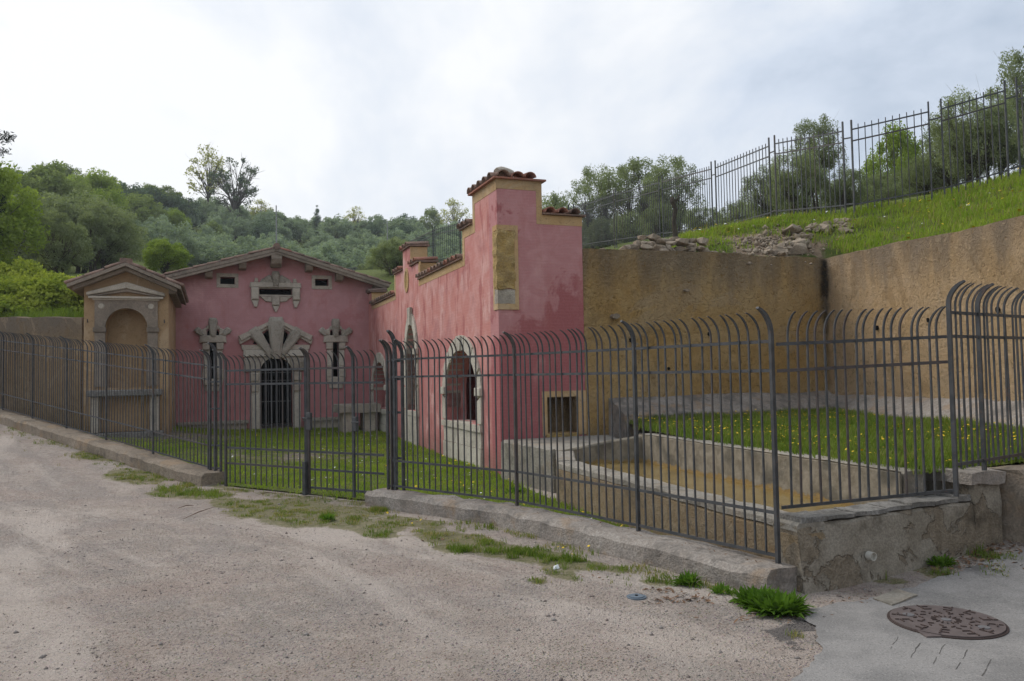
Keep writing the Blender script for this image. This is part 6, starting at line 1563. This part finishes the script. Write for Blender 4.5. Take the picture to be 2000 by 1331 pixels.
# bramble mounds above the left wall
def mound(px, d, top, rx, ry, lab, seed, mat=M_bramble):
    p = bearing(px, d); g = hill(p.x, p.y); h = max(.6, CAM.z + ray(px, top).z * d - g); r = np.random.RandomState(seed)
    n = 130; cs = []
    while len(cs) < n:
        q_ = r.uniform(-1, 1, 3); q_[2] = abs(q_[2]); k = np.linalg.norm(q_)
        if .6 < k < 1: cs.append((q_[0] * rx, q_[1] * ry, q_[2] * h * .95))
    v, f = leaf_cloud(np.array(cs), np.full(n, .26) * r.uniform(.7, 1.5, n), 75, .13, .085, r, flat=.6)
    e = empty('bramble_mound', (p.x, p.y, g), lab, 'bush', 'brambles above the left wall'); link_mesh('crown', np_mesh('crown', v, f, mat), e)
    q = MB(); bz = Vector((p.x, p.y, g))
    for k in range(9):
        a = r.uniform(0, 6.28); q.tube([bz, bz + Vector((math.cos(a) * rx * .5, math.sin(a) * ry * .5, h * .6)), bz + Vector((math.cos(a) * rx * .8, math.sin(a) * ry * .8, h * .5))], [.03, .02, .008], 4)
    q.build('stem', M_bark, e)
mound(15, 22.5, 545, 1.7, 1.2, 'bramble mound spilling over the wall at the left picture edge', 1)
mound(75, 24, 530, 1.7, 1.3, 'yellow-green bramble mound above the middle of the left wall', 2)
mound(130, 23, 540, 1.1, 1.0, 'bramble mound next to the shrine roof', 3)
mound(30, 27, 505, 2.0, 1.4, 'taller bramble mound behind the others at the left', 4)
mound(0, 21.5, 580, .9, .7, 'low dull bramble at the foot of the left edge mound', 5)
gw = []
for i in range(900): 
    t = rnd.uniform(.3, 6); p = KL + LWD * t + LWN * rnd.uniform(.35, 1.6); gw.append((p.x, p.y, hill(p.x, p.y) + .0))
blades('bank_grass', gw, .15, .5, M_grass, 7, .08, .010, .6, 21)
# olives behind the fence on the right
RO = [(1168, 40, 322, THIN_OLIVE[0], 1.0, 'thin olive tree with feathery top just right of the tower'), (1238, 42, 306, THIN_OLIVE[1], 1.0, 'feathery olive tree second from the tower behind the hill fence'), (1312, 38, 300, THIN_OLIVE[0], .9, 'tall feathery olive behind the vine stump'),
      (1375, 33, 398, NEAR_OLIVE[0], 1.0, 'low olive bush in the gap after the feathery olives'), (1440, 31, 392, NEAR_OLIVE[1], 1.0, 'low round olive left of the taller dense olives'), (1500, 27, 325, NEAR_OLIVE[2], .85, 'dense olive left of the spiky topped olive'),
      (1560, 25, 285, NEAR_OLIVE[3], .9, 'dense olive beside the spiky topped one'), (1607, 26, 222, THIN_OLIVE[1], .75, 'spiky topped olive with a shoot standing above the fence'), (1655, 25, 325, NEAR_OLIVE[0], .9, 'dark olive behind the pair of fence posts'),
      (1725, 29, 335, NEAR_OLIVE[1], 1.0, 'olive in front of the lime green bush, behind the fence'), (1812, 25, 300, NEAR_OLIVE[2], .9, 'olive between the lime bush and the dark right-hand olives'),
      (1905, 22, 168, NEAR_OLIVE[3], .8, 'large dark olive above the right retaining wall'), (1965, 21.5, 190, NEAR_OLIVE[0], .75, 'large dark olive next to the right picture edge'), (2030, 23, 80, THIN_OLIVE[0], .8, 'tallest olive cut off by the right picture edge'),
      (1078, 60, 385, MID_OLIVE[0], .8, 'distant olive top showing beside the tower roof'), (1870, 24, 235, NEAR_OLIVE[1], .8, 'olive left of the large dark olive'), (2060, 20, 200, NEAR_OLIVE[2], .9, 'olive beyond the right picture edge')]
for px, d, tp_, kd, w_, lab in RO: plant_tree(kd, px, d, tp_, 'olive_tree', lab, wid=w_)
plant_tree(LIME[0], 1757, 33, 252, 'lime_bush', 'lime green rounded tree behind the hill fence', wid=.6)
for i, (px, d, tp_) in enumerate(((1150, 55, 440), (1200, 60, 425), (1260, 52, 420), (1330, 50, 415), (1400, 48, 430), (1460, 45, 405), (1530, 40, 380), (1600, 40, 360), (1690, 38, 345), (1780, 36, 330), (1110, 70, 430), (1230, 36, 455), (1290, 33, 450), (1180, 38, 455))):
    plant_tree(MID_OLIVE[i % 3], px, d, tp_, 'olive_tree', 'low olive filling the orchard behind the hill fence', 'tree', 'orchard olives behind the hill fence', wid=1.0)
for i, (px, d, tp_) in enumerate(((748, 50, 548), (778, 44, 540), (725, 54, 556), (765, 38, 562))):
    plant_tree(MID_OLIVE[i % 3], px, d, tp_, 'olive_bush', 'low olive bush between the gable end and the stepped pink wall', 'bush', 'olive bushes beyond the gable end', wid=1.25)
# utility poles on the hill
for px, d, tp_, lab in ((540, 70, 405, 'pale slim utility pole above the pink house roof'), (757, 90, 436, 'faint thin utility pole among the distant olives')):
    p = bearing(px, d); g = hill(p.x, p.y); h = CAM.z + ray(px, tp_).z * d; e = empty('utility_pole', (p.x, p.y, g), lab, 'pole')
    q = MB(); q.tube([(p.x, p.y, g - .3), (p.x, p.y, h)], [.075, .05], 8); q.build('shaft', M_pole, e)
    q = MB(); q.tube([(p.x, p.y, h - .1), (p.x, p.y, h + .15)], [.05, .05], 8); q.build('insulator', M_pole, e)
q = MB(); q.boxm(lambda x, y, z: Vector((x, y, z)), -420, 420, -420, 420, -3, 50)
hm = bpy.data.materials.new('haze_air'); hm.use_nodes = True; ht = hm.node_tree; ht.nodes.clear()
ho = ht.nodes.new('ShaderNodeOutputMaterial'); hv = ht.nodes.new('ShaderNodeVolumePrincipled'); hv.inputs['Color'].default_value = (.86, .91, .97, 1)
hv.inputs['Density'].default_value = 0.0006; hv.inputs['Anisotropy'].default_value = 0.3; ht.links.new(hv.outputs[0], ho.inputs['Volume'])
o = q.build('haze', hm); tag(o, kind='stuff')
print('objects', len(bpy.data.objects))
